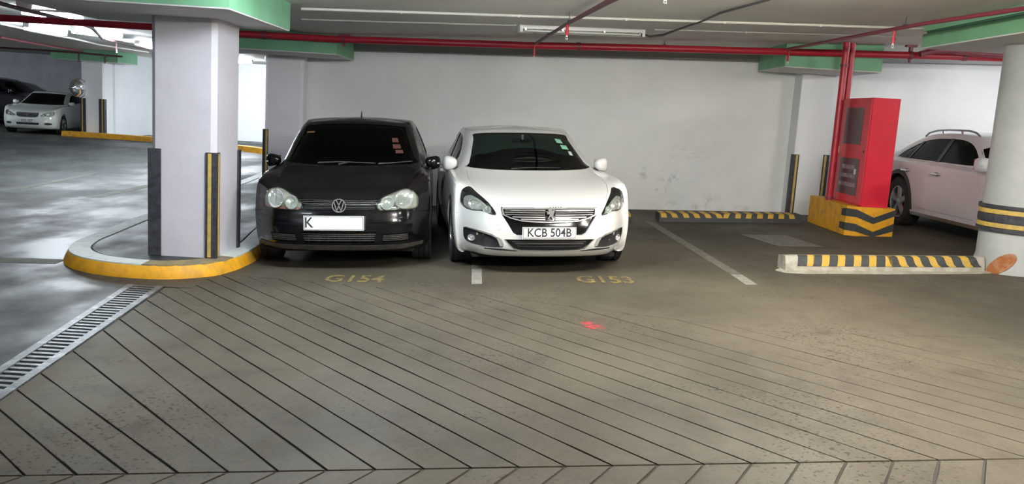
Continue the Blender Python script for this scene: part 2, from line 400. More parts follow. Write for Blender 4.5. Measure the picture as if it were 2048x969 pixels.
# painted marks on the floor
def mark(name, quad, m, label, cat=None, z=0.002, sub=8):
    (a, b, c, d) = [Vector((p[0], p[1], 0)) for p in quad]
    mb = MB()
    n = max(1, sub); vv = []
    for i in range(n+1):
        t = i/n; l = a.lerp(d, t); r_ = b.lerp(c, t)
        for h in (-0.004, 0.0):
            vv += [(l.x, l.y, gz(l.x)+z+h), (r_.x, r_.y, gz(r_.x)+z+h)]
    ff = [(0, 1, 3, 2), (4*n, 4*n+2, 4*n+3, 4*n+1)]
    for i in range(n):
        o = 4*i; ff += [(o+2, o+3, o+7, o+6), (o, o+4, o+5, o+1), (o, o+2, o+6, o+4), (o+1, o+5, o+7, o+3)]
    mb.add(vv, ff); o = mb.build(name, m); return tag(o, label, kind='structure')
mark('parking_line', [(-0.272, 7.637), (-0.177, 7.66), (-0.206, 8.4), (-0.304, 8.4)], 'paint_line_fresh', 'short pale bay line stub between the two front bumpers')
mark('parking_line', [(-0.306, 8.42), (-0.208, 8.42), (-0.40, 12.4), (-0.50, 12.4)], 'paint_line', 'worn pale bay line running back between the black and white cars')
mark('parking_line', [(2.287, 7.845), (2.398, 7.855), (2.385, 8.35), (2.27, 8.35)], 'paint_line_fresh', 'fresh bright end of the bay line right of the white car')
mark('parking_line', [(2.27, 8.36), (2.385, 8.36), (2.18, 12.45), (2.06, 12.45)], 'paint_line', 'long worn pale bay line right of the white car')
mark('road_line', [(-7.75, 12.9), (-7.6, 12.9), (-8.0, 16.7), (-8.15, 16.7)], 'road_line_faded', 'faded yellow line on the lane running towards the far cars')
mark('road_line', [(-6.40, 13.0), (-6.2, 13.0), (-6.25, 15.2), (-6.45, 15.2)], 'road_line_faded', 'faded yellow patch of line on the lane near the pillar')
mark('road_line', [(-6.2, 7.62), (-6.2, 7.88), (-4.22, 8.16), (-4.2, 7.92)], 'road_line_faded', 'faded pale line on the lane meeting the yellow kerb')
def ground_matrix(x, y, rz=0, dz=0.001):
    return Matrix.Translation((x, y, gz(x)+dz)) @ Matrix.Rotation(-math.atan(SL), 4, 'Y') @ Matrix.Rotation(rz, 4, 'Z')
tag(text('bay_number', 'G154', 0.44, 'paint_yellow_worn', None, ground_matrix(-1.36, 7.77, R(2), 0.003), 0.001, 0.56, 0.008), 'faded yellow bay number G154 painted before the black car', kind='structure')
tag(text('bay_number', 'G153', 0.44, 'paint_yellow_worn', None, ground_matrix(0.98, 7.94, R(2), 0.003), 0.001, 0.56, 0.008), 'faded yellow bay number G153 painted before the white car', kind='structure')

# drain
dr = empty('drain_grate', (-2.85, 4.9, 0), label='slotted metal drain grate set in the floor beside the lane', cat='drain')
def dchild(b, n, m): o = b.build(n, m); o.parent = dr; o.matrix_parent_inverse = Matrix.Translation((2.85, -4.9, 0)); return o
b = MB()
for (f, s_) in ((DL, 1), (DR, -1)):
    pts = [(f(YN), YN), (f(YN)+0.055*s_, YN), (f(YF)+0.055*s_, YF), (f(YF), YF)]
    b2 = MB(); b2.prism(pts, -0.06, 0.004); dchild(b2, 'side_rail', 'grate_metal')
b = MB(); b.prism([(DL(YN)+.004, YN), (DR(YN)-.004, YN), (DR(YF)-.004, YF), (DL(YF)+.004, YF)], -0.30, -0.25)
b.prism([(DL(YN)-.02, YN), (DL(YN), YN), (DL(YF), YF), (DL(YF)-.02, YF)], -0.30, -0.052)
b.prism([(DR(YN), YN), (DR(YN)+.02, YN), (DR(YF)+.02, YF), (DR(YF), YF)], -0.30, -0.052)
b.prism([(DL(YF), YF), (DR(YF), YF), (DR(YF), YF+.02), (DL(YF), YF+.02)], -0.30, -0.052)
dchild(b, 'channel', 'trench_dark')
y = YN+0.02; bars = 0
while y < YF:
    yb = y+0.036
    b = MB(); b.prism([(DL(y)+0.05, y), (DR(y)-0.05, y), (DR(yb)-0.05, yb), (DL(yb)+0.05, yb)], -0.035, 0.0)
    dchild(b, 'grate_bar', 'grate_metal'); y += 0.078
    bars += 1

# ------------------------------------------------------------------ walls and ceiling
def wall(name, x0, x1, y0, y1, m, label, top=None, z0=-0.1):
    b = MB(); n = max(1, int(abs(x1-x0)/1.5)); 
    for i in range(n):
        a = x0+(x1-x0)*i/n; c = x0+(x1-x0)*(i+1)/n
        b.box(a, c, y0, y1, z0, 1, lambda x, y, z: (x, y, z if z < 0.5 else (cz(x) if top is None else top)))
    return tag(b.build(name, m, weld=True), label, kind='structure')
wall('wall_back', -3.9, 12.2, 14.1, 14.35, 'wall_white_scuffed', 'long scuffed white wall behind the parked cars')
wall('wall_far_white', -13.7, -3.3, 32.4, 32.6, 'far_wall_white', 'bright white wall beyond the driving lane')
wall('wall_far_grey', -26, -12.5, 36.0, 36.2, 'far_wall_grey', 'grey wall behind the far parked cars')
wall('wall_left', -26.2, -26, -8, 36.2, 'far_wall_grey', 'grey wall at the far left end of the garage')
wall('wall_right', 12.2, 12.4, -8, 14.35, 'wall_white', 'white wall at the right end of the garage')
wall('wall_rear', -26, 12.4, -8.2, -8, 'wall_white', 'white wall behind the viewpoint')
wall('wall_return', -3.9, -3.7, 14.35, 32.6, 'wall_white', 'white return wall hidden behind the second pillar')
b = MB()
for (a, c) in [(-26.2, -5.0), (-5.0, -3.0), (-3.0, X0), (X0, 4.5), (4.5, 12.4)]:
    b.box(a, c, -8.2, 36.4 if c < -2.5 else 14.4, 0, 1, lambda x, y, z: (x, y, cz(x)+(0 if z == 0 else 0.15)))
tag(b.build('ceiling', 'ceiling_paint'), 'low painted concrete ceiling carrying pipes and conduits', kind='structure')
b = MB(); b.box(-3.1, 12.2, 13.95, 14.1, 0, 1, lambda x, y, z: (x, y, cz(x)-(0.17 if z == 0 else 0)))  # grey band just below the ceiling, standing proud of the wall
tag(b.build('trim_wall_top', 'wall_top_grey'), 'narrow grey band along the top of the white wall', kind='structure')
# scuffs on the wall: paint chips and dark rub marks
b = MB()
for i in range(16):
    x = 3.05+random.uniform(-0.45, 0.45)*0.9; z = 1.20+random.uniform(-0.09, 0.09); s_ = random.uniform(0.015, 0.06)
    b.prism([(x+s_*math.cos(q)*random.uniform(0.7, 1.2), z+0.25*s_*math.sin(q)) for q in [k*math.pi/4 for k in range(8)]], 14.0985, 14.102, lambda u, v, w_: (u, w_, v))
wl = bpy.data.objects['wall_back']
b.build('paint_chips', 'white_plastic', wl)['kind'] = 'stuff'
# ------------------------------------------------------------------ pillars and capitals
def pillar(name, x0, x1, y0, y1, z1, m, label, ch=0.045, z0=0.0):
    b = MB(); p = [(x0+ch, y0), (x1-ch, y0), (x1, y0+ch), (x1, y1-ch), (x1-ch, y1), (x0+ch, y1), (x0, y1-ch), (x0, y0+ch)]
    b.prism(p, z0, z1); return tag(b.build(name, m), label, cat='pillar', kind='structure')
def capital(parent, x0, x1, y0, y1, z0, z1f, green_faces=True, step=False):
    b = MB(); b.box(x0+.004, x1-.004, y0+.004, y1-.004, z0, z0+0.02); b.build('capital_underside', 'capital_under', parent)
    b = MB(); b.box(x0, x1, y0, y1, 0, 1, lambda x, y, z: (x, y, z0+0.012 if z == 0 else z1f(x)-0.003)) if not step else b.box(x0, x1, y0, y1, z0+0.012, z0+0.16)
    b.build('capital_slab', 'capital_green', parent)
    if step:
        b = MB(); b.box(x0+0.03, x1-0.03, y0+0.03, y1-0.03, z0+0.16, z0+0.19); b.build('capital_joint', 'capital_green_dark', parent)
        b = MB(); b.box(x0, x1, y0, y1, 0, 1, lambda x, y, z: (x, y, z0+0.19 if z == 0 else z1f(x)-0.003)); b.build('capital_upper_slab', 'capital_green', parent)
p1 = pillar('pillar_square', -3.34, -2.735, 8.0, 8.7, 2.36, 'pillar_lilac_dimmed', 'large square lilac-white pillar on the kerbed island', z0=0.1275)
capital(p1, -4.25, -2.31, 7.05, 8.95, 2.35, cz)
p2 = pillar('pillar_square', -3.93, -3.33, 13.76, 14.098, 2.35, 'pillar_lilac_lightened', 'lilac-white pillar left of the black car at the wall', z0=0.1275)
capital(p2, -4.7, -2.57, 12.62, 13.94, 2.34, cz)
p4 = pillar('pillar_square', 4.56, 5.11, 13.75, 14.12, 2.66, 'wall_white', 'white wall pillar behind the red cabinet', ch=0.01, z0=0.25)
capital(p4, 3.91, 5.32, 12.62, 13.94, 2.56, cz)
p3 = pillar('pillar_square', -14.42, -13.66, 29.0, 29.7, 2.52, 'far_wall_white', 'distant white pillar with a round mirror beside the far cars')
capital(p3, -15.25, -13.05, 28.7, 30.2, 2.5, cz)
# wall behind pillar 3 joins it to the white wall
wall('wall_far_side', -13.75, -13.6, 29.7, 32.6, 'far_wall_white', 'white side wall behind the distant pillar')
b = MB(); CX, CY, CR = 5.41, 8.9, 0.38
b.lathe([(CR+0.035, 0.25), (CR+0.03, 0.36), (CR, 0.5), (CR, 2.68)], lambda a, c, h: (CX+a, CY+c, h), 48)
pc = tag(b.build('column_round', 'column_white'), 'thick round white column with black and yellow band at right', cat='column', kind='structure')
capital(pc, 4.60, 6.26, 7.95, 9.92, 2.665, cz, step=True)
def ring_band(z0, z1, r0, r1, n, m, parent):
    b = MB(); b.lathe([(r0, z0), (r1, z0), (r1, z1), (r0, z1)], lambda a, c, h: (CX+a, CY+c, h), 48, True); return b.build(n, m, parent)
bd = empty('column_guard', (CX, CY, 0.75), label='black rubber band with yellow stripes round the white column', cat='bumper guard')
for z0, z1, r1, n, m in ((0.755, 1.03, 0.020, 'rubber_band', 'rubber_black'), (0.80, 0.845, 0.030, 'yellow_stripe', 'stripe_yellow'), (0.94, 0.985, 0.030, 'yellow_stripe', 'stripe_yellow'), (0.755, 0.79, 0.034, 'rubber_rib', 'rubber_black'), (0.995, 1.03, 0.034, 'rubber_rib', 'rubber_black'), (0.86, 0.925, 0.030, 'rubber_rib', 'rubber_black')):
    o = ring_band(z0, z1, CR-0.002, CR+r1, n, m, bd); o.matrix_parent_inverse = Matrix.Translation((-CX, -CY, -0.75))
def rp(a, c, h):
    q = -2.42+(a*1.05+c*0.45)/CR*1.0; z = 0.43+c*1.05+a*0.30; rr_ = CR+0.031*max(0, (0.5-z)/0.14)**0.6+h if z < 0.5 else CR+h
    return (CX+rr_*math.cos(q), CY+rr_*math.sin(q), z)
b = MB(); b.lathe([(0.001, 0.006), (0.03, 0.007), (0.06, 0.007), (0.09, 0.006), (0.105, 0.005), (0.115, -0.002)], rp, 24)
bb = b.build('rust_patch', 'orange_rust', pc)

# corner guards
def guard(x, y, z0, z1, sx, sy, label, stripe='x', wd=0.10, both=True):
    """rubber angle on a pillar corner at x, y; sx, sy point away from the pillar"""
    g = empty('corner_guard', (x, y, z0), label=label, cat='corner guard', group='rubber corner guards on the pillars')
    t = 0.018
    b = MB(); b.prism([(t*sx, t*sy), (-wd*sx, t*sy), (-wd*sx, 0.001*sy), (0.001*sx, 0.001*sy), (0.001*sx, -wd*sy), (t*sx, -wd*sy)], 0, z1-z0); o = b.build('rubber_angle', 'rubber_black', g)
    if stripe in ('x', 'both'):
        b = MB(); b.box(*sorted((-0.030*sx, -0.062*sx)), *sorted((t*sy, (t+0.004)*sy)), 0.01, z1-z0-0.01); b.build('yellow_stripe', 'stripe_yellow', g)
    if stripe in ('y', 'both'):
        b = MB(); b.box(*sorted((t*sx, (t+0.004)*sx)), *sorted((-0.030*sy, -0.062*sy)), 0.01, z1-z0-0.01); b.build('yellow_stripe', 'stripe_yellow', g)
    return g
guard(-3.34, 8.0, 0.13, 1.14, -1, -1, 'black rubber guard on the near left corner of the large pillar', 'none')
guard(-2.735, 8.0, 0.13, 1.13, 1, -1, 'black and yellow rubber guard on the front right corner of the large pillar', 'both', 0.085)
guard(-2.735, 8.7, 0.13, 1.13, 1, 1, 'black rubber guard on the back right corner of the large pillar', 'none', 0.06)
guard(-3.93, 13.76, 0.13, 1.17, -1, -1, 'black and orange rubber guard on the pillar left of the black car', 'x', 0.07)
guard(4.56, 13.75, 0.305, 1.28, -1, -1, 'tall black and yellow guard on the left corner of the wall pillar', 'x', 0.085)
guard(5.11, 13.75, 0.33, 1.30, 1, -1, 'narrow black and yellow guard beside the red riser pipe', 'x', 0.075)
guard(-14.42, 29.0, 0.0, 1.28, -1, -1, 'yellow striped guard under the round mirror on the distant pillar', 'x', 0.16)
guard(-13.66, 29.0, 0.0, 1.28, 1, -1, 'brown striped guard on the right corner of the distant pillar', 'x', 0.16)
# ------------------------------------------------------------------ kerbed island
def smooth_path(p, n=6, closed=True):
    out = []; m = len(p)
    for i in range(m if closed else m-1):
        a, b_, c, d = [Vector((*p[(i+k) % m if closed else max(0, min(m-1, i+k))], 0)) for k in (-1, 0, 1, 2)]
        for j in range(n):
            t = j/n
            q = 0.5*((2*b_)+(c-a)*t+(2*a-5*b_+4*c-d)*t*t+(3*b_-a-3*c+d)*t**3)
            out.append((q.x, q.y))
    if not closed: out.append(tuple(p[-1]))
    return out
isl = [(-5.13, 18.0), (-4.89, 15.33), (-4.55, 10.85), (-4.38, 9.16), (-4.31, 8.55), (-4.16, 8.08), (-3.90, 7.76), (-3.55, 7.59), (-3.18, 7.55), (-2.92, 7.63), (-2.68, 7.88), (-2.585, 8.33), (-2.60, 9.0), (-2.74, 10.0), (-2.86, 11.4), (-3.03, 13.74)]
path = smooth_path(isl, 6, False)
def offset(p, d):
    out = []
    for i in range(len(p)):
        a = Vector(p[max(0, i-1)]); c = Vector(p[min(len(p)-1, i+1)]); t = (c-a).normalized(); nrm = Vector((-t.y, t.x))
        out.append((p[i][0]+nrm.x*d, p[i][1]+nrm.y*d))
    return out
KW = 0.19
inn = offset(path, KW); outb = offset(path, -0.045); inn2 = offset(path, KW+0.02)
isle = empty('kerb_island', (-3.4, 8.2, 0), label='raised concrete island with yellow kerb side and white kerb top under the large pillar', cat='kerb')
def ich(b, n, m, **k):
    o = b.build(n, m); o.parent = isle; o.matrix_parent_inverse = Matrix.Translation((3.4, -8.2, 0)); return tag(o, **k)
def gl(x): return gz(x)
def strip_solid(a, c, za, zc, zb, i0, i1):
    b = MB(); v = []
    for i in range(i0, i1+1):
        v += [(*a[i], za), (*c[i], zc), (*c[i], zb), (*a[i], zb)]
    f = [(0, 1, 2, 3), tuple(len(v)-4+k for k in (3, 2, 1, 0))]
    for i in range(i1-i0):
        o = 4*i
        for k in range(4): f.append((o+k, o+(k+1) % 4, o+4+(k+1) % 4, o+4+k))
    b.add(v, f); return b
NP = len(path)-1
# yellow side: a sloping face from the bottom line to just under the top edge
def side(i0, i1, m, n):
    b = MB(); v = []
    rows = [(outb, -0.04), (outb, 0.02), (offset(path, -0.028), 0.065), (offset(path, -0.004), 0.108), (offset(path, 0.012), 0.124), (offset(path, 0.05), 0.124), (offset(path, 0.05), -0.04)]
    k = len(rows)
    for i in range(i0, i1+1):
        wob = 0.004*math.sin(i*1.7)+0.003*math.sin(i*3.1)
        for (rw, z) in rows: v.append((rw[i][0]+wob*0.5, rw[i][1]+wob*0.5, z+(wob if 0.03 < z < 0.12 else 0)))
    f = [tuple(range(k)), tuple(len(v)-1-j for j in range(k))]
    for i in range(i1-i0):
        for j in range(k): f.append((i*k+j, i*k+(j+1) % k, (i+1)*k+(j+1) % k, (i+1)*k+j))
    b.add(v, f); b.s = [True]*len(b.f); return ich(b, n, m)
side(0, NP, 'kerb_yellow', 'kerb_side')
iw1 = 8*6-1; iw2 = 11*6-2
ich(strip_solid(path, inn, 0.124, 0.130, -0.02, 0, iw1), 'kerb_top', 'kerb_white', label='white painted kerb top')
ich(strip_solid(path, inn, 0.124, 0.130, -0.02, iw1, iw2), 'kerb_top', 'kerb_yellow_worn', label='worn brown and yellow kerb top')
ich(strip_solid(path, inn, 0.124, 0.130, -0.02, iw2, NP), 'kerb_top', 'kerb_white', label='white painted kerb top')
ich(strip_solid(inn, inn2, 0.118, 0.118, -0.02, 0, NP), 'joint', 'groove_dirt')
b = MB(); poly = [tuple(p) for p in inn2]+[(-3.34, 13.74), (-3.94, 13.75), (-3.94, 18.0)]
b.prism(poly, -0.02, 0.127, smooth=False); ich(b, 'island_slab', 'road_concrete')
# far kerb
def kerb(name, pts, wdt, h, m, label, z0=0.0):
    pts2 = offset(pts, wdt); b = MB(); v = []
    a2 = offset(pts, 0.03)
    for i in range(len(pts)):
        v += [(*pts[i], z0-0.02), (*a2[i], z0+h), (*pts2[i], z0+h), (*pts2[i], z0-0.02)]
    f = [(0, 1, 2, 3), tuple(len(v)-4+k for k in (3, 2, 1, 0))]
    for i in range(len(pts)-1):
        for k in range(4): f.append((4*i+k, 4*i+(k+1) % 4, 4*i+4+(k+1) % 4, 4*i+4+k))
    b.add(v, f); return tag(b.build(name, m), label, cat='kerb')
kerb('far_kerb', smooth_path([(-14.9, 28.6), (-11.8, 28.2), (-9.2, 26.9), (-7.4, 25.5), (-5.5, 23.0)], 5, False), 0.35, 0.16, 'kerb_yellow', 'long yellow kerb across the lane in front of the distant white wall')

# ------------------------------------------------------------------ striped wheel stops
def wheel_stop(name, x0, x1, y0, y1, d, h, stripes, label, base='stop_black', skirt=False, sm='stop_yellow', x0s=None):
    t = empty(name, ((x0+x1)/2, y0, gz((x0+x1)/2)), label=label, cat='wheel stop', group='striped concrete wheel stops')
    L_ = x1-x0
    def fn(u, prof, k=0.0):
        x = x0+u; yy = y0+(y1-y0)*u/L_
        return (x, yy+prof[0]-k*prof[2], gz(x)+prof[1]+k*prof[3])
    P = [(0.0, -0.02, 1, 0), (0.012, h*0.5, 1, .2), (0.035, h*0.93, .8, .6), (0.055, h, .2, 1), (d-0.05 if not skirt else 0.075, h, 0, 1), (d, h*0.85, -1, .5), (d, -0.02, -1, 0)]
    mi = Matrix.Translation((-(x0+x1)/2, -y0, -gz((x0+x1)/2)))
    def sweep(us, n, m, k, ps):
        """us: pairs of (u at bottom, u at top) along left and right side"""
        b = MB(); v = []; (lb, ltp), (rb, rtp) = us; nn = len(ps); seg = max(1, int((rb-lb)/0.3))
        for s_ in range(seg+1):
            for i, p in enumerate(ps):
                q = min(1.0, i/3.0)
                a = lb+(ltp-lb)*q; c = rb+(rtp-rb)*q
                wob = 0.0 if not skirt or k or i > 0 else 0.006*math.sin(s_*2.1+i)
                pt = fn(a+(c-a)*s_/seg, p, k); v.append((pt[0], pt[1]+wob, pt[2]+wob*0.5))
        f = []
        for s_ in range(seg):
            for i in range(nn-1): f.append((s_*nn+i, s_*nn+i+1, (s_+1)*nn+i+1, (s_+1)*nn+i))
            f.append((s_*nn+nn-1, s_*nn, (s_+1)*nn, (s_+1)*nn+nn-1))
        f += [tuple(range(nn)), tuple(range(seg*nn, seg*nn+nn))[::-1]]
        b.add(v, f); o = b.build(n, m); o.parent = t; o.matrix_parent_inverse = mi; return o
    if skirt:
        sweep(((0, 0.0), (L_, L_)), 'block', 'kerb_concrete', 0, P)
    else:
        sweep(((0, 0.0), (L_, L_)), 'block', base, 0, P)
    for st in stripes:
        (b0, b1), (t0, t1), m = st if len(st) == 3 else (*st, sm)
        ps = P[1:5] if not skirt else [(0.008, h*0.34, 1, .1)]+P[1:5]
        # stripes are a thin coat following front and top
        b = MB(); v = []
        for k in (0.0035, -0.01):
            for i, p in enumerate(ps):
                q = i/(len(ps)-1.0)
                q2 = min(1.0, q*1.5)
                for (e0, e1) in ((b0, t0), (b1, t1)):
                    v.append(fn(e0+(e1-e0)*q2, p, k))
        n_ = len(ps); f = []
        for i in range(n_-1):
            f.append((2*i, 2*i+1, 2*i+3, 2*i+2)); o = 2*n_; f.append((o+2*i, o+2*i+2, o+2*i+3, o+2*i+1))
            f.append((2*i, 2*i+2, o+2*i+2, o+2*i)); f.append((2*i+1, o+2*i+1, o+2*i+3, 2*i+3))
        o = 2*n_; f.append((0, o, o+1, 1)); f.append((2*n_-2, 2*n_-1, o+2*n_-1, o+2*n_-2))
        b.add(v, f); ob = b.build('yellow_stripe' if m == sm else 'black_stripe', m); ob.parent = t; ob.matrix_parent_inverse = mi
    return t
k = 1/3.03/137.0      # zoomed pixels to metres at the far stops (12.5 m)
def mid(bs, ts, w_): return [((b*k*1.0, (b+w_)*k), (t*k, (t+w_)*k)) for b, t in zip(bs, ts)]
bl = [12, 82, 152, 220, 290, 360, 470, 535, 605, 672, 740, 810]
tl = [2, 57, 132, 195, 262, 330, 475, 545, 612, 680, 745, 800]
wheel_stop('wheel_stop', 2.27, 4.40, 12.50, 12.60, 0.36, 0.125, mid(bl, tl, 34)+[((395*k, 425*k), (405*k, 445*k))], 'low black and yellow striped wheel stop on the floor below the bare wall')
wheel_stop('wheel_stop', -0.1, 1.86, 12.44, 12.50, 0.36, 0.125, [((u, u+0.08), (u-0.03, u+0.05)) for u in [0.05+0.165*i for i in range(11)]]+[((1.86, 1.95), (1.88, 1.93))], 'striped wheel stop mostly hidden behind the white sedan')
s2 = 1/2.2/196.0
def near(pairs): return [((b*s2, (b+w_)*s2), (t*s2, (t+w_)*s2)) for b, t, w_ in pairs]
yl = near([(215-118, 222-118, 28), (280-118, 288-118, 32), (352-118, 358-118, 34), (425-118, 430-118, 34), (495-118, 498-118, 34), (572-118, 572-118, 30), (648-118, 618-118, 32), (720-118, 690-118, 30), (795-118, 758-118, 32), (865-118, 832-118, 34), (945-118, 910-118, 34)])
bk = near([(172-118, 175-118, 42), (240-118, 245-118, 40), (312-118, 320-118, 38), (385-118, 390-118, 40), (460-118, 464-118, 36), (530-118, 532-118, 40), (604-118, 578-118, 42), (682-118, 655-118, 36), (752-118, 722-118, 38), (828-118, 792-118, 40), (900-118, 868-118, 40), (980-118, 944-118, 36)])
wheel_stop('wheel_stop', 2.885, 5.0, 8.58, 8.72, 0.26, 0.158, [(a[0], a[1], 'stop_yellow') for a in yl]+[(a[0], a[1], 'stop_black') for a in bk], 'rough concrete wheel stop with worn stripes beside the round column', skirt=True)
b = MB(); sk = [(2.80, 8.62), (2.86, 8.50), (3.05, 8.46), (3.4, 8.50), (3.9, 8.52), (4.4, 8.58), (4.9, 8.64), (5.05, 8.68), (5.02, 8.8), (2.9, 8.75)]
b.prism(sk, -0.01, 0.0, lambda x, y, h: (x, y, gz(x)+(0.012 if h == 0 else -0.01))); b.build('mortar_spill', 'kerb_concrete', ramp)
mark('faded_paint', [(3.35, 10.3), (3.9, 10.3), (3.75, 11.3), (3.15, 11.3)], 'paint_line', 'faint scraped pale patch on the floor of the empty bay', z=0.0005)

# ------------------------------------------------------------------ yellow plinth with chevrons, red cabinet
pl = empty('concrete_plinth', (4.87, 12.0, gz(4.87)), label='yellow painted concrete plinth with black chevrons under the red cabinet', cat='plinth')
mi = Matrix.Translation((-4.87, -12.0, -gz(4.87)))
PX0, PX1, PY0, PY1, PT = 4.58, 5.19, 11.33, 12.86, 0.705
pp = [(PX0, PY0+0.10), (PX0+0.10, PY0), (PX1, PY0), (PX1, PY1), (PX0, PY1)]
b = MB(); b.prism(pp, 0.2, PT, lambda x, y, h: (x-0.01*(h > 0.5)*(x < 4.7)*0, y, h)); o = b.build('block', 'kerb_yellow', pl); o.matrix_parent_inverse = mi
def chev(pts, n='chevron'):
    """pts: (x, y, ztop, zbottom, nx, ny)"""
    b = MB(); v = []
    for x, y, a, c, nx, ny in pts:
        for e in (0.004, -0.01): v += [(x+nx*e, y+ny*e, a), (x+nx*e, y+ny*e, c)]
    f = [(0, 1, 3, 2), tuple(len(v)-4+q for q in (0, 2, 3, 1))]
    for i in range(len(pts)-1):
        o = 4*i; f += [(o, o+4, o+5, o+1), (o+2, o+3, o+7, o+6), (o, o+2, o+6, o+4), (o+1, o+5, o+7, o+3)]
    b.add(v, f); ob = b.build(n, 'stop_black', pl); ob.matrix_parent_inverse = mi
q = 0.7071
chev([(PX0, 11.585, 0.655, 0.560, -1, 0), (PX0, PY0+0.10, 0.672, 0.565, -1, -0.4), (PX0+0.10, PY0, 0.668, 0.565, -0.4, -1), (4.915, PY0, 0.572, 0.485, 0, -1), (PX1, PY0, 0.690, 0.605, 0, -1)])
chev([(PX0, 11.615, 0.470, 0.385, -1, 0), (PX0, PY0+0.10, 0.478, 0.375, -1, -0.4), (PX0+0.10, PY0, 0.474, 0.372, -0.4, -1), (4.925, PY0, 0.380, 0.312, 0, -1), (PX1, PY0, 0.505, 0.400, 0, -1)])
cb = empty('fire_cabinet', (4.90, 11.85, 0.70), label='tall red metal fire hose cabinet standing on the yellow plinth', cat='cabinet')
CXA, CXB, CYA, CYB, CZA, CZB = 4.715, 5.09, 11.355, 12.33, 0.706, 2.15
def cch(b, n, m, par=None, **k_):
    o = b.build(n, m); 
    if par is None: o.parent = cb; o.matrix_parent_inverse = Matrix.Translation((-4.90, -11.85, -0.70))
    else: o.parent = par
    return tag(o, **k_)
cch(MB().box(CXA+0.02, CXB, CYA, CYB, CZA, CZB), 'body', 'cabinet_red')
door = cch(MB().box(CXA, CXA+0.019, CYA+0.008, CYB-0.012, CZA+0.02, CZB-0.012), 'door', 'cabinet_red')
def sub(b, n, m, par): o = b.build(n, m); o.parent = par; return o
kx = CXA-0.0035
k2 = 1.015
def yz(y0, y1): return sorted((11.355+(y0-11.19)*k2, 11.355+(y1-11.19)*k2))
sub(MB().box(CXA-0.004, CXA+0.004, 11.57, 12.17, 1.52, 2.02), 'window_panel', 'cabinet_panel', door)
sub(MB().box(CXA-0.004, CXA+0.004, 11.53, 12.20, 0.83, 1.33), 'sign_panel', 'cabinet_panel', door)
sub(MB().box(CXA-0.022, CXA, 12.285, 12.31, 1.385, 1.475), 'handle', 'chrome', door)
sub(MB().box(CXA-0.006, CXA, 11.42, 11.45, 1.42, 1.45), 'lock', 'black_plastic', door)
sub(MB().box(CXA-0.006, CXA, 11.86, 11.92, 2.075, 2.085), 'vent', 'cabinet_panel', door)
for s_, z, sz in (('FIRE HOSE REEL', 1.205, 0.082), ('LANDING VALVE', 1.085, 0.082), ('FIRE EXTINGUISHER', 0.965, 0.082)):
    M = Matrix.Translation((CXA-0.0055, 11.87, z)) @ Matrix(((0, 0, -1, 0), (-1, 0, 0, 0), (0, 1, 0, 0), (0, 0, 0, 1)))
    text('lettering', s_, sz, 'cabinet_text', door, M, 0.001, 0.80)
sub(MB().box(CXA-0.007, CXA-0.004, 11.60, 11.67, 1.12, 1.19), 'torn_sticker', 'sticker_white', door)
sub(MB().box(CXA+0.019, CXA+0.021, CYA+0.004, CYA+0.008, CZA, CZB), 'door_gap', 'cabinet_panel', door)

# ------------------------------------------------------------------ pipes
def pipe(name, pts, r, m, label, cat='pipe', n=14, group=None):
    b = MB(); b.tube(pts, r, n); return tag(b.build(name, m, weld=False), label, cat=cat, group=group)
MY = 12.54
mp = [(-13.5, MY, 2.555), (-7.38, MY, 2.562), (-5.19, MY, 2.568), (-4.04, MY, 2.547), (-2.58, MY, 2.554), (.206, MY, 2.636), (1.786, MY, 2.697), (4.707, MY, 2.796), (7.05, MY, 2.868), (11.5, MY, 2.99)]
main = pipe('water_pipe', mp, 0.050, 'pipe_red', 'long horizontal red fire main running along the top of the wall')
pipe('riser_pipe', [(4.615, 12.20, 0.70), (4.615, 12.20, cz(4.6)-0.001)], 0.047, 'pipe_red', 'left red riser pipe beside the cabinet, reaching its plinth', group='red riser pipes')
pipe('riser_pipe', [(4.785, 12.425, 0.70), (4.785, 12.425, cz(4.78)-0.001)], 0.045, 'pipe_red', 'right red riser pipe rising from behind the cabinet', group='red riser pipes')
for (x, z) in ((4.615, 0.74), (4.615, 2.60)):
    b = MB(); b.lathe([(0.046, -0.02), (0.056, -0.02), (0.056, 0.02), (0.046, 0.02)], lambda a, c, h: (x+a, 12.20+c, z+h), 20, True); 
    b.build('pipe_clamp', 'pipe_maroon', bpy.data.objects['riser_pipe'])
for x in (-2.46, 5.67):
    zc = cz(x); zp = 2.56 if x < 0 else 2.825
    b = MB(); b.box(x-0.075, x+0.075, MY-0.04, MY+0.04, zc-0.03, zc); b.box(x-0.02, x+0.02, MY-0.03, MY+0.03, zp-0.05, zc-0.02)
    b.lathe([(0.051, -0.02), (0.062, -0.02), (0.062, 0.02), (0.051, 0.02)], lambda a, c, h: (x+h, MY+a, zp+c), 18, True); b.box(x-0.012, x+0.012, MY-0.02, MY+0.02, zp-0.10, zp-0.05)
    b.build('hanger', 'pipe_maroon', main)
def rod(x, y, z0, par):
    b = MB(); b.tube([(x, y, z0), (x, y, cz(x))], 0.005, 6); b.box(x-0.02, x+0.02, y-0.012, y+0.012, z0-0.01, z0+0.02); b.build('hanger_rod', 'cable_dark', par)
rod(2.13, MY, 2.755, main); rod(6.62, MY, 2.91, main)
for x in (-3.6, 0.9, 6.45):
    zq = 2.55 if x < 0 else (2.663 if x < 1 else 2.85)
    b = MB(); b.lathe([(0.05, -0.03), (0.058, -0.03), (0.058, 0.03), (0.05, 0.03)], lambda a, c, h: (x+h, MY+a, zq+c), 18, True); b.build('coupling', 'pipe_maroon', main)
br = [(0.27, 12.487, 2.655), (0.54, 9.53, 2.655), (0.79, 7.56, 2.67), (1.10, 5.5, 2.68)]
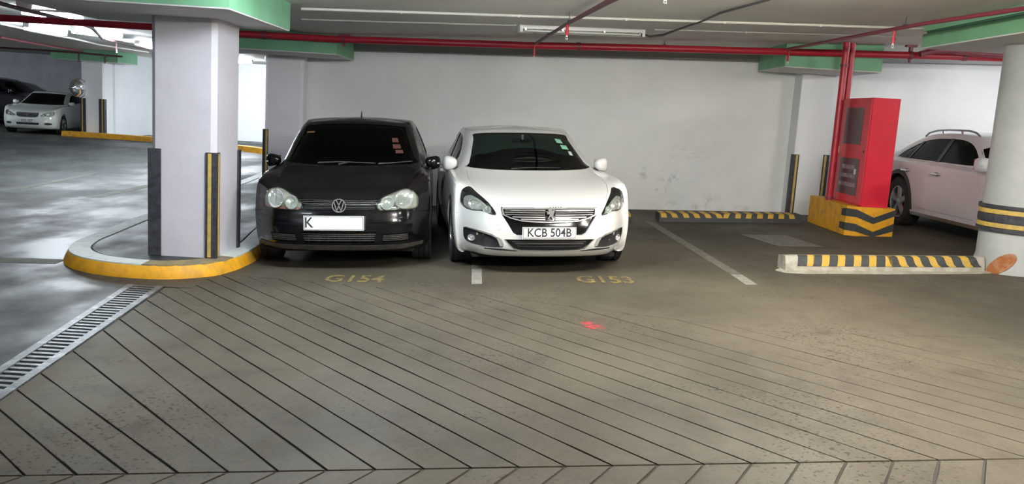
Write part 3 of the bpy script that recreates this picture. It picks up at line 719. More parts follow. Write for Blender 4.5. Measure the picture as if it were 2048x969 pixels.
brA = pipe('branch_pipe', br, [0.020, 0.020, 0.026, 0.030], 'pipe_dark', 'thin dark red branch pipe crossing the ceiling over the white car', n=10)
brB = pipe('branch_pipe', [(3.88, 12.487, 2.80), (4.04, 9.4, 2.80), (4.08, 8.78, 2.80), (4.31, 7.5, 2.81), (4.55, 6.2, 2.815)], 0.021, 'pipe_maroon', 'thin dark red branch pipe crossing the ceiling towards the round column', n=10)
rod(0.555, 9.35, 2.665, brA); rod(4.05, 9.15, 2.81, brB)
pipe('branch_pipe', [(5.75, MY-0.125, 2.84), (5.95, MY-0.125, 2.90), (6.15, MY-0.125, 2.91), (6.6, MY-0.125, 2.895), (7.2, MY-0.125, 2.885), (9, MY-0.125, 2.94)], 0.042, 'pipe_maroon', 'short dark red pipe bending up over the fire main near the column')
def sprinkler(x, y, z0, z1, label, m='pipe_red'):
    t = empty('sprinkler', (x, y, z1), label=label, cat='sprinkler', group='fire sprinklers hanging from the branch pipes')
    h = z0-z1
    MB().tube([(0, 0, h), (0, 0, h*0.55)], 0.015, 10).tube([(0, 0, h*0.56), (0, 0, h*0.42)], 0.022, 10).tube([(0, 0, h*0.43), (0, 0, h*0.25)], 0.017, 10).build('drop', m, t, weld=False)
    MB().tube([(0, 0, h*0.26), (0, 0, h*0.16)], [0.012, 0.009], 8).box(-0.012, -0.008, -0.003, 0.003, h*0.02, h*0.18).box(0.008, 0.012, -0.003, 0.003, h*0.02, h*0.18).lathe([(0.0005, 0), (0.016, 0), (0.016, 0.003), (0.0005, 0.003)], lambda a, c, q_: (a, c, q_), 12).build('nozzle', 'white_plastic', t, weld=False)
sprinkler(0.27, 12.42, 2.645, 2.43, 'red sprinkler below the fire main above the white car')
sprinkler(0.545, 9.45, 2.645, 2.485, 'red sprinkler under the branch pipe beside the unlit ceiling lamp')
sprinkler(3.885, 12.42, 2.79, 2.575, 'red sprinkler below the fire main near the red risers')
sprinkler(4.04, 9.38, 2.79, 2.60, 'red sprinkler under the branch pipe left of the round column')
sprinkler(1.235, 7.42, cz(1.235), 2.655, 'white sprinkler tip at the top edge of the photo', 'white_plastic')
sprinkler(-8.84, 19.4, 2.68, 2.45, 'dark sprinkler hanging between the two bright lane lamps', 'pipe_dark')

# conduits
def conduit(pts, label, r=0.011, m='conduit_white', clips=(), grp='white surface conduits on the ceiling'):
    o = pipe('conduit', pts, r, m, label, cat='conduit', n=8, group=grp)
    for c in clips:
        b = MB(); b.box(c[0]-0.012, c[0]+0.012, c[1]-0.02, c[1]+0.02, c[2]-0.018, c[2]+0.012); b.build('clip', m, o)
    return o
def cc(x, y, d=0.013): return (x, y, cz(x)-d)
A = lambda t: (-2.30+7.02*t, 9.355+0.795*t)
B_ = lambda t: (-2.56+7.75*t, 10.42+0.75*t)
conduit([cc(*A(t)) for t in (0, .053, .4, .7, 1.1)], 'nearer long white conduit on the ceiling above both cars', 0.014, clips=[cc(*A(t)) for t in (.15, .33, .5, .66, .82)])
conduit([cc(*B_(t)) for t in (0, .1, .33)], 'farther white conduit on the ceiling ending at the unlit lamp', 0.009)
conduit([cc(*B_(t)) for t in (.55, .8, 1.0)], 'thin white conduit on the ceiling right of the unlit lamp', 0.010, clips=[cc(*B_(t)) for t in (.7,)])
conduit([cc(-2.6, 13.0), cc(-1.59, 13.12), cc(1.61, 13.50), cc(2.6, 13.55)], 'faint thin conduit just behind the fire main', 0.006)
conduit([(-7.62, 13.62, 2.79), (-6.53, 13.5, 2.79), (-5.4, 13.7, 2.79)], 'white conduit on the lane ceiling beside the round sensor', 0.018)
conduit([(-10.69, 18.17, 2.85), (-10.9, 19.4, 2.85), (-11.15, 20.12, 2.85), (-11.24, 22.35, 2.85), (-11.71, 24.68, 2.85), (-11.54, 27.5, 2.85)], 'long white conduit on the lane ceiling below the bright lamps', 0.022)
conduit([(-6.9, 24.2, 2.81), (-7.43, 25.97, 2.8), (-8.2, 29.0, 2.8)], 'white conduit on the far ceiling between the two pillars', 0.012)
pipe('branch_pipe', [(-6.85, 11.6, 2.69), (-7.0, 12.6, 2.69), (-7.1, 14.0, 2.69), (-7.4, 15.3, 2.69), (-8.7, 18.4, 2.69), (-9.2, 22.0, 2.69)], 0.03, 'pipe_dark', 'dark pipe crossing the lane ceiling past the bright lamps', n=8)
pipe('branch_pipe', [(-12.75, 21.66, 2.75), (-13.6, 25.38, 2.77), (-13.9, 28.1, 2.79)], 0.03, 'pipe_maroon', 'dull red pipe on the ceiling above the far white car', n=8)
pipe('branch_pipe', [(-17.5, 27.5, 2.72), (-14.3, 28.4, 2.74), (-12.8, 28.5, 2.70)], 0.03, 'pipe_dark', 'dark pipe passing in front of the far green capital', n=8)
for x in (-14.2, -13.35):
    MB().tube([(x, 28.45, 2.74), (x, 28.45, 2.45)], 0.025, 8).build('drop', 'pipe_dark', bpy.data.objects['branch_pipe.005'] if 'branch_pipe.005' in bpy.data.objects else main, weld=False)
pipe('lamp_cable', [cc(1.60, 11.05, .05), cc(1.70, 11.2, .07), cc(1.88, 11.2, .045), cc(1.96, 9.95, .045), cc(2.0, 9.7, .045), cc(2.06, 8.96, .02), cc(2.21, 8.07, .02), cc(2.35, 7.0, .02)], 0.012, 'cable_dark', 'dark cable snaking over the ceiling from the unlit lamp', cat='cable', n=8)

# ------------------------------------------------------------------ light fittings
def fitting(x, y, rz, ln, label, lit=True, pw=100, colr=(1, 1, 1), wdt=0.12, group='fluorescent ceiling lamps'):
    t = empty('ceiling_light', (x, y, cz(x)), label=label, cat='ceiling light', group=group)
    t.rotation_euler = (0, -math.atan(SL) if x > X0 else 0, R(rz))
    h = ln/2
    MB().box(-h, h, -wdt/2, wdt/2, -0.045, 0.0).build('housing', 'white_plastic', t)
    for s_ in (-1, 1):
        MB().tube([(-h+0.03, s_*wdt*0.22, -0.066), (h-0.03, s_*wdt*0.22, -0.066)], 0.014, 12).build('tube', 'tube_lit' if lit else 'tube_unlit', t, weld=False)
        MB().box(s_*h-0.02, s_*h+0.02, -wdt/2-0.004, wdt/2+0.004, -0.09, 0.0).build('end_cap', 'white_plastic', t)
    if lit:
        gm = mat('lamp_glow', (0.9, 0.9, 0.9), 0.4, emit=colr, estr=pw*GAIN)
        MB().box(-h+0.03, h-0.03, -wdt*0.62, wdt*0.62, -0.135, -0.047).build('diffuser', gm, t)
    if not lit:
        MB().box(-h+0.02, h-0.02, -wdt/2, wdt/2, -0.088, -0.046).build('diffuser', 'glass_clear', t)
        for u in (-0.55, -0.2, 0.2, 0.55):
            MB().box(u*ln*0.85-0.012, u*ln*0.85+0.012, -wdt/2-0.008, wdt/2+0.008, -0.06, -0.035).build('clip', 'steel', t)
    return t
LL = ['bright lit lamp at the far left, left of its lit neighbour', 'bright lit lamp over the lane between its neighbour and the large pillar', 'bright lit lamp seen against the left edge of the large pillar', 'lit lamp partly hidden above the fire main at top left', 'lit lamp far down the lane near the white wall', 'unseen lamp added left of view to brighten the far grey wall',
      'lit lamp over the near end of the lane, left of the view', 'lit lamp over the lane behind the viewpoint', 'warm lamp on the ceiling above the grooved ramp', 'unseen lamp added overhead to brighten the right front floor', 'unseen warm lamp added overhead at right to brighten the estate car', 'lamp above the pale estate car at right', 'lamp on the ceiling right of the round column', 'unseen lamp added overhead to brighten the left bay and wall']
for (lx, ly, rz, pw, colr, ln), lb in zip(LAMPS, LL): fitting(lx, ly, rz, ln, lb, True, pw, colr)
fitting(0.815, 10.91, 12.5, 1.58, 'unlit double tube lamp on the ceiling above the white car', False, group='unlit lamp')
b = MB(); b.lathe([(0.001, -0.15), (0.06, -0.14), (0.10, -0.09), (0.11, -0.04), (0.11, 0.0)], lambda a, c, h: (-7.45+a, 13.3+c, cz(-7.45)+h), 24)
tag(b.build('ceiling_sensor', 'white_plastic'), 'small white dome on the lane ceiling at top left', cat='sensor')

# convex mirror on the distant pillar
t = empty('convex_mirror', (-14.42, 28.85, 1.6), label='round convex traffic mirror on the corner of the distant pillar', cat='mirror'); t.rotation_euler = (0, 0, R(52))
MB().lathe([(0.001, 0.10), (0.12, 0.09), (0.22, 0.055), (0.29, 0.0)], lambda a, c, h: (a, -h-0.03, c), 32).build('mirror_glass', 'mirror_silver', t)
MB().lathe([(0.285, 0.0), (0.31, 0.0), (0.31, -0.03), (0.0, -0.05)], lambda a, c, h: (a, -h-0.03, c), 32).build('rim', 'mirror_rim', t)
MB().tube([(0, 0, 0), (0.0, 0.08, 0)], 0.02, 8).build('bracket', 'steel', t)
# ------------------------------------------------------------------ cars: a cage of rings from the sill up to the roof, splined, then cut open
def cr(a, b, c, d, t):
    return tuple(0.5*((2*b[i])+(c[i]-a[i])*t+(2*a[i]-5*b[i]+4*c[i]-d[i])*t*t+(3*b[i]-a[i]-3*c[i]+d[i])*t**3) for i in range(3))
def spline_cage(rings, nu=6, nv=5):
    mir = lambda p: (-p[0], p[1], p[2])
    rows = []
    for r in rings:
        n = len(r); ext = [mir(r[1])]+list(r)+[mir(r[-2])]; out = []
        for i in range(n-1):
            for k in range(nu): out.append(cr(ext[i], ext[i+1], ext[i+2], ext[i+3], k/nu))
        out.append(tuple(r[-1])); rows.append(out)
    m = len(rows); res = []
    for j in range(m-1):
        a = rows[max(0, j-1)]; b = rows[j]; c = rows[j+1]; d = rows[min(m-1, j+2)]
        for k in range(nv): res.append([cr(a[i], b[i], c[i], d[i], k/nv) for i in range(len(b))])
    res.append(rows[-1]); return res
def cage_mesh(rings, nu=6, nv=5):
    g = spline_cage(rings, nu, nv); n = len(g[0]); v = []; full = []
    for row in g:
        ring = [(max(0.0, p[0]), p[1], p[2]) for p in row]
        ring = ring+[(-p[0], p[1], p[2]) for p in ring[-2:0:-1]]
        full.append(list(range(len(v), len(v)+len(ring)))); v += ring
    f = []; k = len(full[0])
    for j in range(len(full)-1):
        for i in range(k): f.append((full[j][i], full[j][(i+1) % k], full[j+1][(i+1) % k], full[j+1][i]))
    f.append(tuple(full[0][::-1]))
    me = bpy.data.meshes.new('cage'); me.from_pydata(v, [], f)
    bm = bmesh.new(); bm.from_mesh(me)
    bmesh.ops.remove_doubles(bm, verts=bm.verts, dist=2e-4)
    bmesh.ops.dissolve_degenerate(bm, edges=bm.edges, dist=1e-5)
    big = [q for q in bm.faces if len(q.verts) > 4]; bmesh.ops.triangulate(bm, faces=big)
    bmesh.ops.recalc_face_normals(bm, faces=bm.faces)
    bm.to_mesh(me); bm.free(); return me
_t1 = bpy.data.objects.new('_a', bpy.data.meshes.new('_a')); _t2 = bpy.data.objects.new('_b', bpy.data.meshes.new('_b'))
COL.objects.link(_t1); COL.objects.link(_t2)
_md = _t1.modifiers.new('b', 'BOOLEAN'); _md.object = _t2; _md.solver = 'MANIFOLD'
def boolean(a, b, op='DIFFERENCE'):
    _t1.data = a; _t2.data = b; _md.operation = op
    bpy.context.view_layer.update()
    me = bpy.data.meshes.new_from_object(_t1.evaluated_get(bpy.context.evaluated_depsgraph_get()))
    if len(me.polygons) == 0 and op == 'DIFFERENCE': return a
    return me
def to_mesh(b):
    me = bpy.data.meshes.new('m'); me.from_pydata(b.v, [], b.f); bm = bmesh.new(); bm.from_mesh(me)
    bmesh.ops.remove_doubles(bm, verts=bm.verts, dist=1e-5); bmesh.ops.recalc_face_normals(bm, faces=bm.faces); bm.to_mesh(me); bm.free(); return me
def inside(p, poly):
    c = False; n = len(poly)
    for i in range(n):
        a, b = poly[i], poly[i-1]
        if (a[1] > p[1]) != (b[1] > p[1]) and p[0] < (b[0]-a[0])*(p[1]-a[1])/(b[1]-a[1])+a[0]: c = not c
    return c
def rounded(poly, n=3):
    return smooth_path(poly, n, True)
def grow(poly, d):
    """offset a closed outline outward by d"""
    ar = sum(poly[i-1][0]*poly[i][1]-poly[i][0]*poly[i-1][1] for i in range(len(poly)))
    s_ = 1 if ar > 0 else -1; out = []; n = len(poly)
    for i in range(n):
        a = Vector(poly[i-1]); b = Vector(poly[i]); c = Vector(poly[(i+1) % n])
        e1 = (b-a); e2 = (c-b)
        if e1.length < 1e-6 or e2.length < 1e-6: out.append(tuple(b)); continue
        n1 = Vector((e1.y, -e1.x)).normalized()*s_; n2 = Vector((e2.y, -e2.x)).normalized()*s_
        m_ = (n1+n2); m_ = m_.normalized() if m_.length > 1e-4 else n1
        out.append(tuple(b+m_*d/max(0.35, m_.dot(n1))))
    return out
class Car:
    """front looks along -y, nose at y = 0, x to the viewer's right, wheels stand on z = 0"""
    def __init__(s, rings):
        s.solid = cage_mesh(rings)
        bm = bmesh.new(); bm.from_mesh(s.solid); s.bvh = BVHTree.FromBMesh(bm); bm.free()
        s.me = s.solid; s.cent = 1.3
    def hit(s, u, v, ax):
        if ax == 'front': o, d = Vector((u, -1.5, v)), Vector((0, 1, 0))
        elif ax == 'rear': o, d = Vector((u, 8, v)), Vector((0, -1, 0))
        elif ax == 'right': o, d = Vector((3, u, v)), Vector((-1, 0, 0))
        elif ax == 'left': o, d = Vector((-3, u, v)), Vector((1, 0, 0))
        else: o, d = Vector((u, v, 4)), Vector((0, 0, -1))
        h = s.bvh.ray_cast(o, d)
        if h[0] is None:
            # beside the silhouette: take the surface point nearest to the ray
            best = None
            for k in range(16):
                q = o+d*(0.4+0.3*k); nn = s.bvh.find_nearest(q)
                dist = (nn[0]-q).length
                if best is None or dist < best[0]: best = (dist, nn)
            return best[1][0], best[1][1], d
        n = h[1]
        if n.dot(d) > 0: n = -n
        return h[0], n, d
    def patch(s, poly, ax, off, th, grid=0.05, along='ray'):
        """closed slab following the body: outer face off outside the skin, th thick"""
        pts = [Vector(p) for p in poly]; nb = len(pts)
        # resample the long edges
        bp = []
        for i in range(nb):
            a, b = pts[i], pts[(i+1) % nb]; k = max(1, int((b-a).length/grid))
            for j in range(k): bp.append(a.lerp(b, j/k))
        nb = len(bp); pl = [tuple(p) for p in bp]
        x0, x1 = min(p[0] for p in pl), max(p[0] for p in pl); y0, y1 = min(p[1] for p in pl), max(p[1] for p in pl)
        ins = []
        shr = grow(pl, -grid*0.35)
        gx = x0+grid/2
        while gx < x1:
            gy = y0+grid/2
            while gy < y1:
                if inside((gx, gy), pl) and inside((gx, gy), shr): ins.append(Vector((gx, gy)))
                gy += grid
            gx += grid
        r_ = delaunay_2d_cdt(bp+ins, [], [list(range(nb))], 1, 1e-6)
        vv, ff = r_[0], r_[2]
        cnt = {}
        for t in ff:
            for i in range(len(t)):
                e = tuple(sorted((t[i], t[(i+1) % len(t)]))); cnt[e] = cnt.get(e, 0)+1
        A_, B2 = [], []
        for p in vv:
            h, n, d = s.hit(p.x, p.y, ax)
            if along == 'normal': A_.append(h+n*off); B2.append(h+n*(off-th))
            else:
                base = Vector(h)
                if ax in ('front', 'rear'): base.x, base.z = p.x, p.y
                elif ax in ('left', 'right'): base.y, base.z = p.x, p.y
                else: base.x, base.y = p.x, p.y
                A_.append(base-d*off); B2.append(base-d*(off-th))
        n_ = len(vv); v = A_+B2; f = [tuple(t) for t in ff]+[tuple(q+n_ for q in t)[::-1] for t in ff]
        for t in ff:
            for i in range(len(t)):
                a, b = t[i], t[(i+1) % len(t)]
                if cnt[tuple(sorted((a, b)))] == 1: f.append((b, a, a+n_, b+n_))
        mb = MB(); mb.v = [tuple(q) for q in v]; mb.f = f; mb.s = [True]*len(f); return mb
    def cut(s, poly, ax, depth, grid=0.05, out=0.08):
        s.me = boolean(s.me, to_mesh(s.patch(poly, ax, out, depth+out, grid)))
    def cutm(s, mb): s.me = boolean(s.me, to_mesh(mb))
    def part(s, name, poly, ax, depth, root, m, gap=0.004, grid=0.06):
        """split a panel off the body along an outline, leaving an open shut line"""
        slab = to_mesh(s.patch(poly, ax, 0.08, depth+0.08, grid))
        piece = boolean(s.me, slab, 'INTERSECT')
        s.me = boolean(s.me, to_mesh(s.patch(grow(poly, gap), ax, 0.08, depth+0.084, grid)))
        return link(name, piece, m, root, True, 28)
    def seam(s, pts, ax, wdt=0.006, depth=0.012):
        """thin groove along an open polyline"""
        l, r_ = [], []
        for i, p in enumerate(pts):
            a = Vector(pts[max(0, i-1)]); c = Vector(pts[min(len(pts)-1, i+1)]); t = (c-a).normalized(); n = Vector((-t.y, t.x))*wdt/2
            l.append((p[0]+n.x, p[1]+n.y)); r_.append((p[0]-n.x, p[1]-n.y))
        s.me = boolean(s.me, to_mesh(s.patch(l+r_[::-1], ax, 0.03, depth+0.03, 0.05)))
def pillars(c, root, segs, m='gloss_black'):
    """dark posts between the side windows: (y0, z0, y1, z1, width)"""
    for sd in ('left', 'right'):
        for y0, z0, y1, z1, w_ in segs:
            c.patch([(y0-w_/2, z0), (y0+w_/2, z0), (y1+w_/2, z1), (y1-w_/2, z1)], sd, 0.003, 0.02, 0.05).build('window_post', m, root)
def handles(c, root, spots, m, z):
    for sd, sx in (('left', -1), ('right', 1)):
        for y in spots:
            h = c.hit(y, z, sd)[0]
            b = MB(); b.tube([(h.x-sx*.005, y-.10, z), (h.x+sx*.03, y-.085, z+.002), (h.x+sx*.03, y+.07, z+.004), (h.x-sx*.005, y+.09, z+.004)], .013, 8); b.build('door_handle', m, root, weld=False)
def mirror(poly): return [(-p[0], p[1]) for p in poly][::-1]
def ellipse(cx, cy, rx, ry, n=20): return [(cx+rx*math.cos(2*math.pi*i/n), cy+ry*math.sin(2*math.pi*i/n)) for i in range(n)]
def low(z, yn, W, k, yc4, ys, L, zr=None, tuck=0.0):
    """a ring round the lower body. z: 15 heights; yn: nose; k: corner sweep; ys: side stations c5..c11"""
    if not isinstance(z, (list, tuple)): z = [z]*15
    xs = [0, .38*W, .70*W, .915*W, .985*W]+[W]*5+[W*.998, W*.985, W*.90, W*.60, 0]
    yy = [yn, yn+.06*k, yn+.30*k, yn+1.0*k, yc4]+list(ys)+[L-.24-tuck, L-.05-tuck, L-tuck]
    return [(xs[i], yy[i], z[i]) for i in range(15)]
def wheel(root, x, y, r, wdt, sx, style, rim_m='alloy', tread=True, name='wheel', tilt=0.0):
    """tyre with rim as a sub-part; sx = side the outer face looks to"""
    def fn(a, c, h): return (x+sx*h, y+a, r+c)
    b = MB(); h = wdt/2; ri = r*0.66
    prof = [(ri, -h*0.8), (ri*1.04, -h*0.95), (r*0.86, -h*1.0), (r*0.965, -h*0.93), (r*0.992, -h*0.80)]
    if tread:
        for g in (-0.5, -0.17, 0.17, 0.5): prof += [(r, (g-0.045)*2*h*0.8+0), (r-0.007, (g-0.03)*2*h*0.8), (r-0.007, (g+0.03)*2*h*0.8), (r, (g+0.045)*2*h*0.8)]
    prof += [(r*0.992, h*0.80), (r*0.965, h*0.93), (r*0.86, h*1.0), (ri*1.04, h*0.95), (ri, h*0.8)]
    b.lathe(prof, fn, 48, True); t = b.build(name, 'tyre', root, sharp=30)
    b = MB(); b.lathe([(ri*1.0, h*0.82), (ri*1.0, h*0.90), (ri*0.93, h*0.86), (ri*0.90, h*0.5), (ri*0.9, -h*0.7), (ri*1.0, -h*0.7)], fn, 40, True)
    n = style
    for i in range(n):
        q = 2*math.pi*i/n+0.3
        w0, w1 = ri*0.17, ri*(0.13 if n > 6 else 0.24)
        ca, sa = math.cos(q), math.sin(q)
        P = lambda u, v_, hh: fn(u*ca-v_*sa, u*sa+v_*ca, hh)
        v = [P(ri*0.12, -w0, h*0.55), P(ri*0.12, w0, h*0.55), P(ri*0.93, w1, h*0.62), P(ri*0.93, -w1, h*0.62), P(ri*0.12, -w0*0.8, h*0.80), P(ri*0.12, w0*0.8, h*0.80), P(ri*0.93, w1*0.6, h*0.84), P(ri*0.93, -w1*0.6, h*0.84)]
        b.add(v, [(0, 1, 2, 3), (4, 5, 6, 7), (0, 1, 5, 4), (1, 2, 6, 5), (2, 3, 7, 6), (3, 0, 4, 7)])
    b.lathe([(0.001, h*0.84), (ri*0.14, h*0.84), (ri*0.20, h*0.78), (ri*0.24, h*0.4), (0.001, h*0.4)], fn, 24)
    b.build('rim', rim_m, t, weld=False)
    b = MB(); b.lathe([(0.001, h*0.2), (ri*0.9, h*0.2), (ri*0.9, h*0.1), (0.001, h*0.1)], fn, 24); b.build('brake_disc', 'alloy_dark', t)
    return t
def ellipsoid(b, c, r, e=1.0, n=16, m=10, fn=None):
    v = []
    sg = lambda q, p: math.copysign(abs(q)**p, q)
    for j in range(m+1):
        ph = -math.pi/2+math.pi*j/m
        for i in range(n):
            th = 2*math.pi*i/n
            p = (c[0]+r[0]*sg(math.cos(ph), e)*sg(math.cos(th), e), c[1]+r[1]*sg(math.cos(ph), e)*sg(math.sin(th), e), c[2]+r[2]*sg(math.sin(ph), e))
            v.append(fn(*p) if fn else p)
    f = [(j*n+i, j*n+(i+1) % n, (j+1)*n+(i+1) % n, (j+1)*n+i) for j in range(m) for i in range(n)]
    return b.add(v, f, True)
def wing_mirror(root, s_, x, y, z, m, w_=0.115, h_=0.075, base_x=0.13, lamp=True):
    b = MB(); ellipsoid(b, (0, 0, 0), (w_, 0.095, h_), 0.72, 20, 12, lambda a, c, d: (s_*(x+a), y+c*(1.0 if c < 0 else 0.75)+0.25*a, z+d*(1.0+0.28*a/w_)-0.06*a))
    o = b.build('wing_mirror', m, root)
    b = MB(); b.box(x-w_*0.8, x+w_*0.8, y+0.055, y+0.08, z-h_*0.75, z+h_*0.75, lambda p, q, r_: (s_*p, q+0.15*(p-x), r_)); b.build('mirror_glass', 'mirror_silver', o)
    b = MB(); b.prism([(x-w_-base_x, z-h_*1.4), (x-w_*0.3, z-h_*0.9), (x-w_*0.2, z-h_*0.4), (x-w_-base_x, z-h_*0.9)], y-0.02, y+0.05, lambda u, v, q: (s_*u, q, v)); b.build('mirror_foot', 'black_plastic', o)
    if lamp:
        b = MB(); ellipsoid(b, (0, 0, 0), (w_*0.75, 0.03, h_*0.16), 0.8, 14, 6, lambda a, c, d: (s_*(x+a+w_*0.16), y-0.083+0.15*a+abs(a)*0.15, z+d-0.01)); b.build('side_indicator', 'lamp_housing', o)
    return o
def bowl(parent, c, cx, cz_, inset, r, depth, m='reflector', bulb=True, fine=0, ring=True):
    h0 = c.hit(cx, cz_, 'front')[0].y; e = 0.03
    sx_ = (c.hit(cx+e, cz_, 'front')[0].y-c.hit(cx-e, cz_, 'front')[0].y)/(2*e)
    sz_ = (c.hit(cx, cz_+e, 'front')[0].y-c.hit(cx, cz_-e, 'front')[0].y)/(2*e)
    sx_ = max(-1.0, min(1.0, sx_)); sz_ = max(-0.2, min(0.9, sz_)); y = h0+inset; tilt = sx_
    F = lambda a, d, h: (cx+a, y+h+sx_*a+sz_*d, cz_+d)
    if ring:
        b = MB(); b.lathe([(r*1.0, 0.001), (r*1.09, -0.005), (r*1.09, 0.010), (r, 0.010)], F, 28, True); b.build('bezel', 'chrome', parent)
    b = MB(); prof = [(0.001, depth), (r*0.35, depth*0.92), (r*0.65, depth*0.62), (r*0.88, depth*0.25), (r, 0.0), (r*1.06, 0.0), (r*1.06, depth*0.3)]
    b.lathe(prof, F, 28); o = b.build('reflector', m, parent)
    if bulb:
        b = MB(); ellipsoid(b, (cx, y+depth*0.55, cz_), (r*0.22, depth*0.4, r*0.22), 1.0, 10, 6); b.build('bulb', 'glass_clear' if fine else 'white_plastic', parent)
    for i in range(fine):
        a = (i-(fine-1)/2)*r*2/(fine+1); hh = math.sqrt(max(0, r*r-a*a))*0.8
        b = MB(); b.tube([F(a, -hh, 0.004), F(a, hh, 0.004)], r*0.035, 5); b.build('lens_rib', 'glass_clear', parent, weld=False)
    return o
def plate(root, x, y, z, w_, h_, txt, rot=0.0, sub_='front_plate', tx=0.0):
    M = Matrix.Translation((x, y, z)) @ Matrix.Rotation(rot, 4, 'X')
    b = MB(); b.box(-w_/2, w_/2, -0.006, 0.006, -h_/2, h_/2, lambda *p: tuple(M @ Vector(p))); o = b.build(sub_, 'plate_white', root)
    for (a, c, d, e) in ((-w_/2+.006, w_/2-.006, h_/2-.010, h_/2-.006), (-w_/2+.006, w_/2-.006, -h_/2+.006, -h_/2+.010), (-w_/2+.006, -w_/2+.010, -h_/2+.006, h_/2-.006), (w_/2-.010, w_/2-.006, -h_/2+.006, h_/2-.006)):
        b = MB(); b.box(a, c, -0.0075, -0.005, d, e, lambda *p: tuple(M @ Vector(p))); b.build('border', 'plate_black', o)
    T = M @ Matrix.Translation((tx, -0.0065, 0)) @ Matrix.Rotation(math.pi/2, 4, 'X')
    text('plate_letters', txt, h_*1.0, 'plate_black', o, T, 0.001, 0.90, 0.0015)
    return o
def seats(root, xo, y, z, s_=1.0):
    for sx in (-1, 1):
        b = MB(); ellipsoid(b, (sx*xo, y-0.20, z), (0.25, 0.27, 0.09), 0.5); ellipsoid(b, (sx*xo, y+0.09, z+0.34), (0.24, 0.075, 0.32), 0.55, 16, 10, lambda a, c, d: (a, c+0.25*(d-z), d))
        ellipsoid(b, (sx*xo, y+0.24, z+0.73), (0.13, 0.05, 0.085), 0.6)
        for q in (-0.05, 0.05): b.tube([(sx*xo+q, y+0.21, z+0.60), (sx*xo+q, y+0.24, z+0.72)], 0.008, 6)
        b.build('seat', 'seat_fabric', root, weld=False)
def finish_body(c, root, m, name='body'):
    return link(name, c.me, m, root, True, 28)
def place(root, X, Y, yaw, axle):
    a = math.atan(SL) if X > X0 else 0.0
    M = Matrix.Rotation(-a, 4, 'Y') @ Matrix.Rotation(yaw, 4, 'Z')
    root.matrix_world = Matrix.Translation((X, Y, gz(X))) @ M @ Matrix.Translation((0, -axle, 0))
def arches(c, W, ya, yb, r, ra):
    for s_ in (-1, 1):
        for y in (ya, yb):
            b = MB(); b.lathe([(0.0, 0), (ra, 0), (ra, 0.5), (0.0, 0.5)], lambda a, d, h: (s_*(W-0.27+h), y+a, r+0.012+d), 40); c.cutm(b)
def cabin(c, rings, lowz, sh=0.045, i0=7, drop=0.035):
    """hollow out the inside: belt-to-roof rings moved inward"""
    cy = (rings[8][0][1]+rings[8][-1][1])/2; out = []
    rr = []
    for j, r in enumerate(rings[i0:]):
        q = []
        for (x, y, z) in r:
            L_ = rings[i0+j][-1][1]-rings[i0+j][0][1]; fy = 1-2*sh/max(0.4, L_)
            cyj = (rings[i0+j][-1][1]+rings[i0+j][0][1])/2
            xm = max(p[0] for p in r); fx = 1-sh/xm if xm > 0.01 else 1
            q.append((x*fx, cyj+(y-cyj)*fy, z-drop*(0.3 if j == 0 else 1)))
        rr.append(q)
    base = [(x*0.97, y+(0.10 if y < 2 else 0), lowz) for (x, y, z) in rr[0]]
    return cage_mesh([base, [(x*0.985, y+(0.05 if y < 2 else 0), (lowz+z)/2) for (x, y, z) in rr[0]]]+rr, 4, 3)
